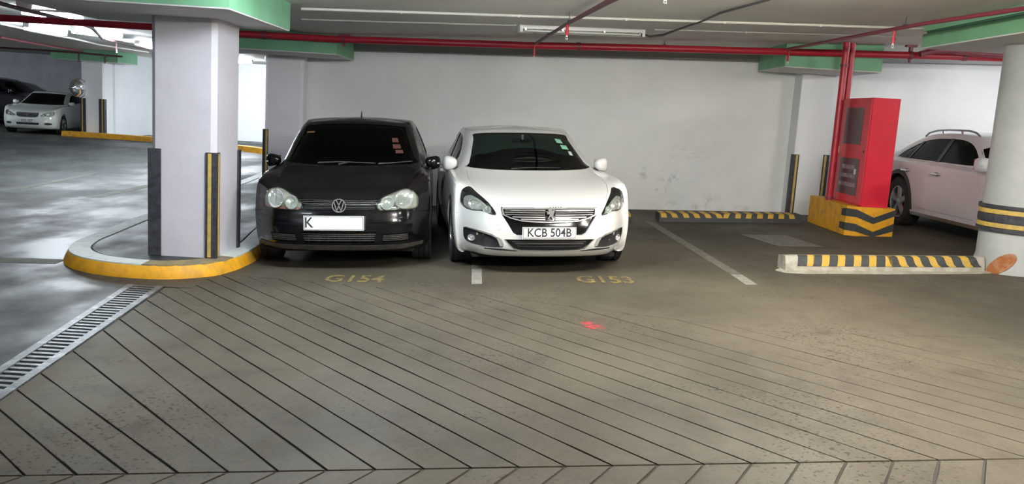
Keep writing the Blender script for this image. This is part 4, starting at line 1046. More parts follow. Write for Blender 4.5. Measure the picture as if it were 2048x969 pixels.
# ------------------------------------------------------------------ black hatchback
ys = [.80, 1.20, 1.60, 2.10, 2.65, 3.12, 3.60]
L = 4.20
HR = [
 low(0.19, 0.17, 0.80, .26, .46, ys, L-.10), low(0.205, 0.12, 0.835, .29, .46, ys, L-.06), low(0.29, 0.05, 0.862, .30, .46, ys, L-.02),
 low(0.43, 0.025, 0.875, .30, .46, ys, L), low([.555]*3+[.57, .60]+[.62]*7+[.60]*3, 0.045, 0.880, .31, .48, ys, L),
 low([.705, .705, .735, .80, .835, .87, .89, .90, .91, .915, .92, .92, .92, .90, .90], 0.10, 0.858, .34, .56, ys, L-.05),
 [(0, .42, .785), (.33, .44, .788), (.57, .53, .805), (.69, .66, .845), (.735, .80, .875), (.765, 1.0, .905), (.78, 1.27, .93), (.795, 1.62, .95), (.80, 2.1, .965), (.80, 2.65, .98), (.79, 3.15, .995), (.77, 3.55, 1.0), (.68, 3.97, 1.0), (.45, 4.1, 1.0), (0, 4.14, 1.0)],
 [(0, 1.10, .955), (.33, 1.12, .955), (.56, 1.20, .96), (.68, 1.32, .965), (.715, 1.42, .975), (.735, 1.52, .98), (.75, 1.66, .985), (.765, 1.86, .995), (.77, 2.2, 1.0), (.77, 2.65, 1.01), (.76, 3.1, 1.03), (.73, 3.42, 1.06), (.62, 3.84, 1.08), (.4, 3.98, 1.06), (0, 4.02, 1.05)],
 [(0, 1.47, 1.19), (.30, 1.50, 1.188), (.50, 1.56, 1.18), (.605, 1.67, 1.18), (.64, 1.74, 1.185), (.66, 1.83, 1.19), (.675, 1.96, 1.2), (.69, 2.10, 1.2), (.695, 2.32, 1.2), (.695, 2.66, 1.21), (.685, 3.03, 1.22), (.66, 3.32, 1.23), (.56, 3.64, 1.25), (.38, 3.78, 1.25), (0, 3.82, 1.25)],
 [(0, 1.84, 1.385), (.28, 1.86, 1.38), (.45, 1.91, 1.37), (.53, 1.98, 1.365), (.555, 2.05, 1.37), (.572, 2.13, 1.38), (.585, 2.24, 1.39), (.592, 2.36, 1.395), (.595, 2.53, 1.40), (.595, 2.76, 1.40), (.59, 2.99, 1.39), (.565, 3.2, 1.38), (.48, 3.42, 1.37), (.33, 3.52, 1.375), (0, 3.56, 1.38)],
 [(0, 2.02, 1.435), (.22, 2.04, 1.433), (.36, 2.09, 1.425), (.43, 2.15, 1.42), (.455, 2.22, 1.425), (.47, 2.28, 1.432), (.48, 2.36, 1.437), (.485, 2.45, 1.44), (.49, 2.58, 1.442), (.49, 2.75, 1.442), (.485, 2.92, 1.435), (.46, 3.08, 1.43), (.40, 3.24, 1.42), (.25, 3.32, 1.42), (0, 3.35, 1.42)],
 [(0, 2.25, 1.465)]+[(0, 2.25+0.065*i, 1.465+0.005*math.sin(i*math.pi/14)) for i in range(1, 14)]+[(0, 3.16, 1.455)]]
for j_, k_ in ((7, 1.045), (8, 1.06), (9, 1.075), (10, 1.08)): HR[j_] = [(x*k_, y, z) for x, y, z in HR[j_]]
def car_windows(c, spec, root, glass, frame='black_plastic'):
    for nm, poly, ax, gm in spec:
        pr = rounded(poly, 3)
        c.cut(pr, ax, 0.13, 0.07, 0.06)
        c.patch(grow(pr, 0.006), ax, -0.004, 0.005, 0.07).build(nm, gm or glass, root, sharp=60)
def door_outline(front, back, z0, z1): return front+back
bk = empty('hatchback', label='dusty black hatchback with round double headlamps parked beside the island', cat='car')
c = Car(HR)
arches(c, .88, .88, 3.46, .317, .365)
cab = cabin(c, HR, 0.42); c.me = boolean(c.me, cab)
WS = [(-.675, 1.02), (-.715, .987), (-.40, .968), (0, .963), (.40, .968), (.715, .987), (.675, 1.04), (.575, 1.295), (.535, 1.362), (.2, 1.388), (-.2, 1.388), (-.535, 1.362), (-.575, 1.295)]
HL = [(.355, .640), (.362, .675), (.40, .715), (.47, .745), (.56, .775), (.63, .790), (.69, .782), (.735, .745), (.75, .68), (.745, .615), (.70, .604), (.60, .598), (.50, .592), (.42, .590), (.375, .602)]
GR = [(-.40, .700), (.40, .700), (.345, .655), (.335, .615), (.30, .598), (-.30, .598), (-.335, .615), (-.345, .655)]
LG = [(-.355, .390), (.355, .390), (.325, .285), (-.325, .285)]
SG = [(.42, .372), (.66, .378), (.655, .300), (.60, .292), (.405, .290)]
SW = [(1.83, 1.02), (2.10, 1.245), (2.30, 1.335), (2.62, 1.352), (3.02, 1.335), (3.27, 1.25), (3.36, 1.12), (3.30, 1.085), (2.6, 1.04)]
specW = [('windscreen', WS, 'front', 'glass_dark')]
for sd in ('left', 'right'): specW.append(('side_window', SW, sd, 'glass_dark'))
specW.append(('rear_window', [(-.5, 1.12), (.5, 1.12), (.42, 1.33), (-.42, 1.33)], 'rear', 'glass_dark'))
car_windows(c, specW, bk, 'glass_dark')
for p in (HL, mirror(HL)): c.cut(rounded(p, 2), 'front', 0.10, 0.05)
c.cut(GR, 'front', 0.035); c.cut(LG, 'front', 0.05)
for p in (SG, mirror(SG)): c.cut(p, 'front', 0.04)
# bonnet between windscreen and grille, doors, bumper line
hood = [(-.345, .13), (-.40, .19), (-.53, .28), (-.62, .40), (-.665, .60), (-.685, .9), (-.69, 1.18), (-.62, 1.19), (-.35, 1.10), (0, 1.075), (.35, 1.10), (.62, 1.19), (.69, 1.18), (.685, .9), (.665, .60), (.62, .40), (.53, .28), (.40, .19), (.345, .13), (0, .105)]
c.part('bonnet', hood, 'top', 0.025, bk, 'paint_black_dusty', 0.0035)
for sd in ('left', 'right'):
    c.part('door', [(1.50, .30), (1.45, .55), (1.47, .80), (1.60, .965), (2.64, 1.005), (2.66, .5), (2.62, .26), (1.6, .25)], sd, 0.03, bk, 'paint_black')
    c.part('door', [(2.68, .5), (2.66, 1.005), (3.26, 1.02), (3.22, .85), (3.05, .68), (2.96, .45), (2.92, .26), (2.66, .26)], sd, 0.03, bk, 'paint_black')
c.seam([(-.86, .56), (-.76, .575), (-.68, .580)], 'front', 0.007); c.seam([(.86, .56), (.76, .575), (.68, .580)], 'front', 0.007)
finish_body(c, bk, 'paint_black')
# bumper mouldings
for sg_ in (1, -1):
    p = [(.30, .52), (.42, .527), (.60, .530), (.74, .536), (.83, .542), (.83, .520), (.74, .508), (.60, .500), (.40, .492), (.31, .488)]
    p = p if sg_ > 0 else mirror(p)
    c.patch(p, 'front', 0.010, 0.02, 0.05).build('bumper_moulding', 'paint_black', bk)
c.patch([(-.80, .272), (-.60, .262), (-.3, .258), (0, .257), (.3, .258), (.60, .262), (.80, .272), (.79, .235), (.6, .215), (.3, .207), (0, .205), (-.3, .207), (-.6, .215), (-.79, .235)], 'front', 0.012, 0.03, 0.05).build('bumper_lip', 'dusty_plastic', bk)
# headlamps
for sg_ in (1, -1):
    P = lambda q: q if sg_ > 0 else mirror(q)
    hp = rounded(P(HL), 2)
    hl = c.patch(grow(hp, -0.002), 'front', -0.055, 0.012, 0.05).build('headlamp', 'lamp_housing', bk)
    for cx, r_ in ((.612, .078), (.455, .058)):
        cz_ = .700 if cx > .5 else .668
        bowl(hl, c, cx*sg_, cz_, 0.020, r_, 0.035, 'reflector', True, 5 if cx > .5 else 3)
    ip = P([(.385, .598), (.50, .600), (.62, .607), (.735, .622), (.735, .640), (.60, .628), (.48, .616), (.38, .614)])
    c.patch(ip, 'front', -0.03, 0.03, 0.05).build('indicator', 'indicator_pink' if sg_ < 0 else 'lamp_housing', hl)
    c.patch(grow(hp, -0.003), 'front', 0.001, 0.004, 0.04).build('lens', 'glass_clear', hl, sharp=60)
# upper grille with three bars, lower grille with bars and posts
g = c.patch(grow(GR, -0.001), 'front', -0.030, 0.012, 0.06).build('grille', 'black_plastic', bk)
for z in (.692, .676, .660, .644, .628, .612):
    hw = .385 if z > .68 else (.345 if z > .65 else .33)
    c.patch([(-hw, z-.0035), (hw, z-.0035), (hw, z+.0035), (-hw, z+.0035)], 'front', -0.004 if z in (.692, .660, .628) else -0.012, 0.014, 0.06).build('grille_bar', 'black_plastic', g)
g = c.patch(grow(LG, -0.001), 'front', -0.044, 0.012, 0.06).build('lower_grille', 'trench_dark', bk)
for z in (.372, .352, .330, .308):
    hw = .325+(z-.285)*.28
    c.patch([(-hw, z-.0045), (hw, z-.0045), (hw, z+.0045), (-hw, z+.0045)], 'front', -0.006, 0.014, 0.06).build('grille_bar', 'dusty_plastic', g)
for x in (-.29, -.195, -.1, 0, .1, .195, .29):
    c.patch([(x-.002, .287), (x+.002, .287), (x+.002, .388), (x-.002, .388)], 'front', -0.014, 0.01, 0.05).build('grille_post', 'dusty_plastic', g)
for sg_ in (1, -1):
    p = SG if sg_ > 0 else mirror(SG)
    g = c.patch(grow(p, -0.001), 'front', -0.034, 0.012, 0.06).build('side_grille', 'trench_dark', bk)
    for z in (.358, .342, .325, .308):
        q = [(.412, z-.0035), (.652, z-.0035+.004), (.652, z+.0035+.004), (.412, z+.0035)]
        c.patch(q if sg_ > 0 else mirror(q), 'front', -0.004, 0.014, 0.06).build('grille_bar', 'dusty_plastic', g)
# round badge: ring, V over W
by = c.hit(0, .640, 'front')[0].y-0.006
e = empty('badge', (0, by, .645)); e.parent = bk
b = MB(); b.lathe([(.056, .0), (.058, -.006), (.066, -.006), (.068, .0)], lambda a, d, h: (a, h, d), 36, True); b.build('ring', 'chrome', e)
b = MB(); b.lathe([(.0005, .002), (.060, .002), (.060, .008), (.0005, .008)], lambda a, d, h: (a, h, d), 32); b.build('disc', 'gloss_black', e)
def stroke(b, p, q, w_):
    p, q = Vector(p), Vector(q); t = (q-p).normalized(); n = Vector((-t.y, t.x))*w_/2
    b.prism([tuple(p-n), tuple(q-n), tuple(q+n), tuple(p+n)], -0.005, 0.002, lambda u, v, h: (u, h, v))
b = MB()
stroke(b, (-.024, .053), (0, .006), .010); stroke(b, (.024, .053), (0, .006), .010)
b.build('letter_v', 'chrome', e)
b = MB()
stroke(b, (-.046, .034), (-.021, -.048), .010); stroke(b, (-.021, -.050), (0, -.002), .010); stroke(b, (0, -.002), (.021, -.050), .010); stroke(b, (.021, -.048), (.046, .034), .010)
b.build('letter_w', 'chrome', e)
plate(bk, -.045, c.hit(0, .48, 'front')[0].y-0.018, .482, .565, .138, 'K', 0.0, tx=-0.235)
c.patch([(-.34, .415), (.25, .415), (.25, .55), (-.34, .55)], 'front', 0.012, 0.02, 0.06).build('plate_holder', 'black_plastic', bk)
# wipers, aerial, stickers, mirrors
def wiper(root, pts, c, m='dusty_plastic'):
    b = MB(); q = [c.hit(u, v, 'front') for u, v in pts]; b.tube([h[0]+h[1]*0.018 for h in q], [0.009, 0.006, 0.005, 0.004][:len(pts)], 6)
    return b.build('wiper', m, root, weld=False)
wiper(bk, [(-.34, .972), (-.10, .982), (.12, .978), (.27, .972)], c); wiper(bk, [(.30, .968), (.42, .975), (.56, .985), (.65, .99)], c)
b = MB(); hp_ = c.hit(-.30, .985, 'front')[0]; b.tube([c.hit(-.12, .962, 'front')[0]+Vector((0, -.02, .012)), c.hit(-.02, .985, 'front')[0]+Vector((0, -.02, .012))], .010, 6); b.build('wiper_arm', 'black_plastic', bk, weld=False)
MB().tube([(0.02, 2.35, 1.455), (0.02, 2.40, 1.535)], [0.012, 0.004], 8).build('aerial', 'black_plastic', bk, weld=False)
for p in ([(.43, 1.20), (.50, 1.20), (.485, 1.245), (.42, 1.245)], [(.445, 1.135), (.53, 1.135), (.515, 1.18), (.435, 1.18)], [(.475, 1.085), (.56, 1.085), (.548, 1.12), (.468, 1.12)], [(-.545, 1.285), (-.45, 1.290), (-.45, 1.305), (-.535, 1.300)]):
    c.patch(p, 'front', 0.002, 0.003, 0.05).build('windscreen_sticker', 'sticker_red' if p[0][0] > 0 else 'orange_rust', bk)
for sg_ in (1, -1): wing_mirror(bk, sg_, .882, 1.58, .985, 'paint_black', .085, .068)
seats(bk, .36, 2.35, .50)
pillars(c, bk, [(2.66, 1.03, 2.62, 1.36, .10)]); handles(c, bk, [2.48, 3.10], 'paint_black', .86)
for x, y, st in ((-.77, .88, 5), (.77, .88, 5), (-.76, 3.46, 5), (.76, 3.46, 5)): wheel(bk, x, y, .317, .205, 1 if x > 0 else -1, 9)
MB().box(-.70, .70, .35, 3.9, .16, .195).build('underbody', 'under_dark', bk)
place(bk, -1.635, 8.93, R(4.9), .88)
# ------------------------------------------------------------------ white sedan
def sedan_rings(L, W, zz=0.0, kx=1.0, k=.42):
    ys = [.86, 1.28, 1.72, 2.3, 2.9, 3.4, 4.0]
    q = lambda pts: [(x*kx, y*L/4.79, z+zz) for x, y, z in pts]
    s = L/4.79; ys = [y*s for y in ys]
    return [
     low(0.165, 0.20, W-.09, k*.9, .50, ys, L-.12), low(0.185, 0.11, W-.045, k, .50, ys, L-.08), low(0.27, 0.035, W-.02, k, .50, ys, L-.03),
     low(0.43, 0.02, W, k, .50, ys, L), low([.575]*3+[.59, .61]+[.63]*7+[.62]*3, 0.055, W, k*.98, .52, ys, L),
     low([z+zz for z in [.668, .668, .70, .79, .835, .865, .88, .89, .90, .91, .925, .93, .94, .95, .95]], 0.095, W-.022, k*1.02, .60, ys, L-.03),
     q([(0, .46, .77), (.33, .48, .772), (.60, .58, .80), (.715, .75, .845), (.76, .92, .87), (.785, 1.12, .89), (.80, 1.33, .905), (.808, 1.7, .92), (.815, 2.25, .94), (.815, 2.85, .955), (.81, 3.4, .97), (.79, 3.98, .985), (.72, 4.5, 1.0), (.45, 4.62, 1.01), (0, 4.65, 1.01)]),
     q([(0, 1.24, .928), (.33, 1.26, .928), (.58, 1.34, .932), (.675, 1.45, .94), (.715, 1.55, .947), (.735, 1.66, .953), (.75, 1.8, .96), (.76, 1.97, .965), (.77, 2.32, .975), (.77, 2.82, .985), (.765, 3.3, 1.0), (.735, 3.75, 1.015), (.62, 4.1, 1.035), (.4, 4.18, 1.03), (0, 4.2, 1.03)]),
     q([(0, 1.70, 1.128), (.31, 1.72, 1.125), (.51, 1.79, 1.12), (.595, 1.88, 1.12), (.63, 1.96, 1.12), (.65, 2.05, 1.122), (.668, 2.16, 1.128), (.68, 2.28, 1.133), (.69, 2.52, 1.14), (.69, 2.86, 1.145), (.685, 3.23, 1.15), (.655, 3.58, 1.15), (.55, 3.83, 1.155), (.37, 3.9, 1.155), (0, 3.92, 1.155)]),
     q([(0, 2.15, 1.315), (.3, 2.17, 1.312), (.465, 2.22, 1.303), (.535, 2.28, 1.297), (.56, 2.34, 1.30), (.578, 2.42, 1.307), (.59, 2.51, 1.315), (.597, 2.61, 1.322), (.60, 2.77, 1.33), (.60, 2.95, 1.333), (.592, 3.15, 1.325), (.565, 3.32, 1.315), (.48, 3.46, 1.305), (.33, 3.53, 1.307), (0, 3.55, 1.31)]),
     q([(0, 2.32, 1.365), (.24, 2.34, 1.363), (.38, 2.38, 1.355), (.44, 2.43, 1.35), (.462, 2.48, 1.353), (.478, 2.54, 1.358), (.488, 2.61, 1.363), (.495, 2.68, 1.367), (.50, 2.79, 1.370), (.50, 2.93, 1.37), (.49, 3.07, 1.362), (.46, 3.19, 1.353), (.39, 3.29, 1.345), (.25, 3.34, 1.345), (0, 3.36, 1.345)]),
     q([(0, 2.5+0.05*i, 1.393+0.004*math.sin(i*math.pi/14)) for i in range(15)])]
_sr = sedan_rings
def sedan_rings(*a):
    r = _sr(*a)
    for j_, k_ in ((7, 1.03), (8, 1.055), (9, 1.075), (10, 1.08)): r[j_] = [(x*k_, y, z) for x, y, z in r[j_]]
    return r
ws = empty('sedan', label='white sedan with chrome grille parked in the middle of the bays', cat='car')
SR = sedan_rings(4.79, .905)
c = Car(SR)
arches(c, .905, .95, 3.77, .33, .375)
c.me = boolean(c.me, cabin(c, SR, 0.40))
WS = [(-.655, .99), (-.70, .957), (-.40, .938), (0, .934), (.40, .938), (.70, .957), (.655, 1.01), (.565, 1.235), (.535, 1.300), (.2, 1.318), (-.2, 1.318), (-.535, 1.300), (-.565, 1.235)]
SW = [(1.98, .985), (2.25, 1.185), (2.5, 1.275), (2.80, 1.295), (3.15, 1.285), (3.42, 1.21), (3.68, 1.08), (3.66, 1.035), (2.8, 1.005)]
specW = [('windscreen', WS, 'front', 'glass_windscreen')]+[('side_window', SW, sd, 'glass_tint') for sd in ('left', 'right')]
specW.append(('rear_window', [(-.53, 1.08), (.53, 1.08), (.44, 1.28), (-.44, 1.28)], 'rear', 'glass_windscreen'))
car_windows(c, specW, ws, 'glass_windscreen')
HLs = [(.515, .580), (.525, .620), (.56, .672), (.60, .712), (.68, .775), (.72, .812), (.765, .815), (.815, .785), (.832, .71), (.825, .65), (.775, .612), (.70, .606), (.655, .612), (.61, .600), (.56, .584)]
GRs = [(-.468, .660), (.468, .660), (.472, .640), (.462, .588), (.41, .510), (.355, .418), (.32, .398), (-.32, .398), (-.355, .418), (-.41, .510), (-.462, .588), (-.472, .640)]
LGs = [(-.445, .356), (.445, .356), (.39, .300), (.345, .262), (.28, .246), (-.28, .246), (-.345, .262), (-.39, .300)]
FGs = [(.445, .288), (.47, .345), (.55, .392), (.65, .418), (.78, .440), (.805, .430), (.80, .335), (.765, .285), (.68, .270), (.56, .262), (.47, .268)]
for p in (HLs, mirror(HLs)): c.cut(rounded(p, 2), 'front', 0.09, 0.05)
c.cut(GRs, 'front', 0.045); c.cut(LGs, 'front', 0.05)
for p in (FGs, mirror(FGs)): c.cut(rounded(p, 2), 'front', 0.04)
hood = [(-.46, .155), (-.50, .20), (-.60, .32), (-.66, .47), (-.70, .72), (-.715, 1.0), (-.70, 1.33), (-.60, 1.32), (-.3, 1.225), (0, 1.205), (.3, 1.225), (.60, 1.32), (.70, 1.33), (.715, 1.0), (.70, .72), (.66, .47), (.60, .32), (.50, .20), (.46, .155), (0, .118)]
c.part('bonnet', hood, 'top', 0.025, ws, 'paint_white', 0.003)
for sd in ('left', 'right'):
    c.part('door', [(1.62, .30), (1.58, .55), (1.62, .80), (1.74, .935), (2.84, .975), (2.86, .5), (2.82, .24), (1.7, .24)], sd, 0.03, ws, 'paint_white')
    c.part('door', [(2.88, .5), (2.86, .975), (3.60, .99), (3.52, .85), (3.34, .68), (3.24, .45), (3.20, .24), (2.86, .24)], sd, 0.03, ws, 'paint_white')
c.seam(ellipse(-.497, .468, .027, .027, 16), 'front', 0.004, 0.006)
c.seam([(-.905, .555), (-.86, .56), (-.81, .60)], 'front', 0.005, .008); c.seam([(.905, .555), (.86, .56), (.81, .60)], 'front', 0.005, .008)
finish_body(c, ws, 'paint_white')
for sg_ in (1, -1):
    P = lambda q: q if sg_ > 0 else mirror(q)
    hp = rounded(P(HLs), 2)
    hl = c.patch(grow(hp, -0.002), 'front', -0.075, 0.012, 0.05).build('headlamp', 'lamp_housing_dark', ws)
    mk_ = [(.548, .592), (.585, .650), (.64, .700), (.71, .745), (.785, .73), (.805, .665), (.765, .620), (.70, .614), (.655, .618), (.60, .604)]
    c.patch(rounded(P(mk_), 2), 'front', -0.018, 0.012, 0.05).build('reflector_mask', 'reflector', hl)
    for cx, cz_, r_ in ((.715, .668, .044), (.655, .662, .034), (.598, .630, .036)):
        bowl(hl, c, cx*sg_, cz_, 0.014, r_, 0.026)
    c.patch(P([(.60, .716), (.68, .779), (.72, .812), (.765, .813), (.80, .79), (.72, .745), (.64, .704)]), 'front', -0.012, 0.02, 0.05).build('brow', 'gloss_black', hl)
    c.patch(grow(hp, -0.003), 'front', 0.001, 0.004, 0.04).build('lens', 'glass_clear', hl, sharp=60)
    fg = c.patch(grow(rounded(P(FGs), 2), -0.002), 'front', -0.035, 0.012, 0.06).build('fog_lamp_pod', 'black_plastic', ws)
    bowl(fg, c, .735*sg_, .340, 0.010, .030, 0.018)
    drl = [(.80, .446), (.78, .452), (.65, .430), (.55, .404), (.462, .352), (.437, .284), (.470, .284), (.492, .345), (.56, .388), (.66, .412), (.78, .436)]
    c.patch(P([(.80, .443), (.65, .427), (.55, .401), (.50, .372), (.505, .360), (.56, .388), (.66, .414), (.80, .433)]), 'front', 0.006, 0.02, 0.05).build('chrome_strip', 'chrome', fg)
    c.patch(P([(.50, .378), (.462, .352), (.440, .300), (.447, .285), (.478, .286), (.495, .335), (.515, .362)]), 'front', 0.004, 0.02, 0.05).build('running_light', 'reflector', fg)
# grille: frame, slats, chin
g = c.patch(grow(GRs, -0.001), 'front', -0.038, 0.012, 0.06).build('grille', 'gloss_black', ws)
def band(parent, nm, m, pts, w_, off=0.006, th=0.03):
    l, r_ = [], []
    for i, p in enumerate(pts):
        a = Vector(pts[max(0, i-1)]); cc_ = Vector(pts[min(len(pts)-1, i+1)]); t = (cc_-a).normalized(); n = Vector((-t.y, t.x))*w_/2
        l.append((p[0]+n.x, p[1]+n.y)); r_.append((p[0]-n.x, p[1]-n.y))
    return c.patch(l+r_[::-1], 'front', off, th, 0.05).build(nm, m, parent)
band(g, 'chrome_frame', 'chrome', [(-.455, .652), (0, .654), (.455, .652)], .016, .008)
for sg_ in (1, -1): band(g, 'chrome_frame', 'chrome', [(.458*sg_, .652), (.452*sg_, .588)], .018, .008)
band(g, 'chrome_frame', 'chrome', [(-.450, .590), (-.38, .560), (-.28, .537), (-.14, .527), (0, .524), (.14, .527), (.28, .537), (.38, .560), (.450, .590)], .010, .008)
for z, hw in ((.633, .435), (.611, .435), (.590, .425), (.568, .36), (.548, .28)):
    for sg_ in (1, -1):
        p = [(.05*sg_, z-.0055), (hw*sg_, z-.0055+.002), (hw*sg_, z+.0045+.002), (.05*sg_, z+.0045)]
        c.patch(p if sg_ > 0 else p[::-1], 'front', -0.006, 0.016, 0.05).build('slat', 'chrome' if z in (.611, .568, .548) else 'dark_chrome', g)
band(g, 'badge_plate', 'white_plastic', [(-.155, .6655), (0, .6675), (.155, .6655)], .010, .014, .02)
for i in range(5): band(g, 'lettering', 'dark_chrome', [(-.005+.026*i, .6665), (.010+.026*i, .6665)], .006, .0155, .01)
# rearing lion emblem, cut from one plate
by = c.hit(0, .60, 'front')[0].y-0.012
lion = [(-.012, .046), (-.002, .052), (.010, .050), (.016, .042), (.010, .036), (.014, .028), (.022, .036), (.030, .044), (.036, .040), (.034, .030), (.028, .026), (.033, .018), (.028, .006), (.024, -.006), (.020, -.016), (.026, -.028), (.036, -.040), (.024, -.042), (.014, -.030), (.004, -.020), (-.006, -.030), (-.012, -.042), (-.028, -.042), (-.020, -.034), (-.012, -.020), (-.008, -.006), (-.016, .000), (-.030, -.006), (-.034, .002), (-.022, .010), (-.036, .014), (-.034, .022), (-.018, .020), (-.012, .026), (-.022, .032), (-.020, .040)]
b = MB(); b.prism([(x*1.12, z*1.05) for x, z in lion], -0.008, 0.004, lambda u, v, h: (u, by+h, .603+v))
b.build('lion_badge', 'chrome', ws)
lg = c.patch(grow(LGs, -0.001), 'front', -0.044, 0.012, 0.06).build('lower_grille', 'trench_dark', ws)
for z, hw in ((.335, .36), (.312, .335), (.288, .31)):
    c.patch([(-hw, z-.006), (hw, z-.006), (hw, z+.006), (-hw, z+.006)], 'front', -0.010, 0.016, 0.06).build('slat', 'black_plastic', lg)
c.patch([(-.33, .318), (.33, .318), (.33, .323), (-.33, .323)], 'front', -0.006, 0.010, 0.06).build('slat', 'dark_chrome', lg)
band(lg, 'chrome_edge', 'chrome', [(-.432, .352), (-.385, .300), (-.345, .262), (-.28, .249), (-.15, .246), (0, .245), (.15, .246), (.28, .249), (.345, .262), (.385, .300), (.432, .352)], .006, .006)
for sg_ in (1, -1):
    p = [(-.33*sg_, .248), (-.46*sg_, .262), (-.62*sg_, .262), (-.62*sg_, .250), (-.30*sg_, .236)]
    c.patch(p if sg_ < 0 else p[::-1], 'front', 0.004, 0.02, 0.05).build('intake_trim', 'black_plastic', ws)
plate(ws, -.015, c.hit(0, .425, 'front')[0].y-0.018, .425, .52, .112, 'KCB 504B')
c.patch([(-.22, .375), (.22, .375), (.22, .47), (-.22, .47)], 'front', 0.013, 0.02, 0.06).build('plate_holder', 'black_plastic', ws)
ho = [(-.22, .938), (-.05, .950), (.15, .952), (.33, .950)]
b = MB(); q = [c.hit(u, v, 'front') for u, v in ho]; b.tube([h[0]+h[1]*0.012 for h in q], [.009, .006, .005, .004], 6); b.build('wiper', 'black_plastic', ws, weld=False)
for p, m in (([(.40, 1.215), (.475, 1.205), (.46, 1.25), (.39, 1.26)], 'sticker_green'), ([(.44, 1.15), (.52, 1.14), (.505, 1.185), (.43, 1.195)], 'sticker_green'), ([(.505, 1.085), (.545, 1.08), (.54, 1.12), (.50, 1.125)], 'sticker_white')):
    c.patch(p, 'front', 0.002, 0.003, 0.05).build('windscreen_sticker', m, ws)
for sg_ in (1, -1): wing_mirror(ws, sg_, .862, 1.66, .985, 'paint_white', .078, .075, lamp=False)
seats(ws, .36, 2.50, .42)
pillars(c, ws, [(2.88, 1.0, 2.84, 1.30, .10), (2.12, .985, 2.18, 1.13, .025)]); handles(c, ws, [2.62, 3.42], 'paint_white', .84)
# dashboard, steering wheel, rear bench, headlining mirror
b = MB(); b.prism([(1.42, .60), (1.38, .86), (1.50, .915), (1.85, .905), (1.95, .80), (1.90, .60)], -.66, .66, lambda u, v, h: (h, u, v)); b.build('dashboard', 'dash_plastic', ws)
b = MB(); b.lathe([(.17, -.012), (.185, 0), (.17, .012), (.155, 0)], lambda a, d, h: (-.36+a, 2.02+h*.9+d*.4, .86+d*.92-h*.4), 28, True); b.tube([(-.36, 2.02, .86), (-.36, 1.85, .82)], .04, 10); b.build('steering_wheel', 'black_plastic', ws, weld=False)
b = MB(); ellipsoid(b, (0, 3.15, .42), (.62, .26, .10), .4); ellipsoid(b, (0, 3.45, .78), (.62, .08, .30), .4)
for x in (-.36, 0, .36): ellipsoid(b, (x, 3.50, 1.10), (.11, .05, .07), .6)
b.build('rear_bench', 'seat_fabric', ws, weld=False)
MB().box(-.10, .10, 2.02, 2.04, 1.19, 1.25).box(-.012, .012, 1.98, 2.03, 1.24, 1.30).build('cabin_mirror', 'black_plastic', ws)
for x, y in ((-.79, .95), (.79, .95), (-.79, 3.77), (.79, 3.77)): wheel(ws, x, y, .33, .225, 1 if x > 0 else -1, 9, 'alloy')
MB().box(-.72, .72, .35, 4.4, .14, .17).build('underbody', 'under_dark', ws)
place(ws, .335, 9.0, R(7.6), .95)

# ------------------------------------------------------------------ distant white saloon with a wide chrome grille
ms = empty('sedan', label='distant white sedan with chrome slatted grille at the far left wall', cat='car')
MR = sedan_rings(4.60, .885, 0.03, 1.0, .36)
c = Car(MR)
arches(c, .885, .86, 3.62, .32, .36)
c.me = boolean(c.me, cabin(c, MR, .42))
k_ = 4.60/4.79
car_windows(c, [('windscreen', [(x, z+.03) for x, z in WS], 'front', 'glass_dark')]+[('side_window', [(y*k_, z+.03) for y, z in SW], sd, 'glass_dark') for sd in ('left', 'right')], ms, 'glass_dark')
HM = [(.385, .60), (.42, .645), (.50, .695), (.62, .745), (.70, .765), (.745, .74), (.755, .68), (.735, .625), (.68, .60), (.60, .595), (.50, .585), (.42, .585)]
GM = [(-.345, .70), (.345, .70), (.35, .665), (.315, .585), (.25, .560), (-.25, .560), (-.315, .585), (-.35, .665)]
LM = [(-.36, .375), (.36, .375), (.34, .305), (-.34, .305)]
FM = ellipse(.60, .345, .11, .042, 16)
for p in (HM, mirror(HM)): c.cut(rounded(p, 2), 'front', 0.08)
c.cut(GM, 'front', .04); c.cut(LM, 'front', .05)
for p in (FM, mirror(FM)): c.cut(p, 'front', .035)
c.part('bonnet', [(x*.97, y*.96+.015) for x, y in hood], 'top', 0.025, ms, 'paint_white_far', 0.003)
for sd in ('left', 'right'):
    c.part('door', [(1.55, .30), (1.55, .60), (1.66, .95), (2.72, .99), (2.74, .5), (2.70, .24), (1.65, .24)], sd, 0.03, ms, 'paint_white_far')
finish_body(c, ms, 'paint_white_far')
for sg_ in (1, -1):
    P = lambda q: q if sg_ > 0 else mirror(q)
    hp = rounded(P(HM), 2)
    hl = c.patch(grow(hp, -.002), 'front', -.065, .012, .06).build('headlamp', 'lamp_housing', ms)
    for cx, r_ in ((.62, .062), (.49, .046)):
        bowl(hl, c, cx*sg_, .660 if cx > .5 else .632, .02, r_, .03)
    c.patch(grow(hp, -.003), 'front', .001, .004, .06).build('lens', 'glass_clear', hl)
    c.patch(grow(P(FM), -.002), 'front', -.03, .012, .06).build('fog_lamp', 'black_plastic', ms)
    wing_mirror(ms, sg_, .90, 1.62, 1.02, 'paint_white_far', .09, .065)
g = c.patch(grow(GM, -.001), 'front', -.034, .012, .06).build('grille', 'gloss_black', ms)
for i in range(4):
    z = .685-.033*i; hw = .33-.02*i
    c.patch([(-hw, z-.006), (hw, z-.006), (hw, z+.006), (-hw, z+.006)], 'front', .002, .02, .06).build('slat', 'chrome', g)
c.patch([(-.006, .565), (.006, .565), (.006, .70), (-.006, .70)], 'front', .006, .02, .06).build('centre_bar', 'chrome', g)
band(g, 'chrome_frame', 'chrome', [(-.345, .703), (0, .705), (.345, .703)], .014)
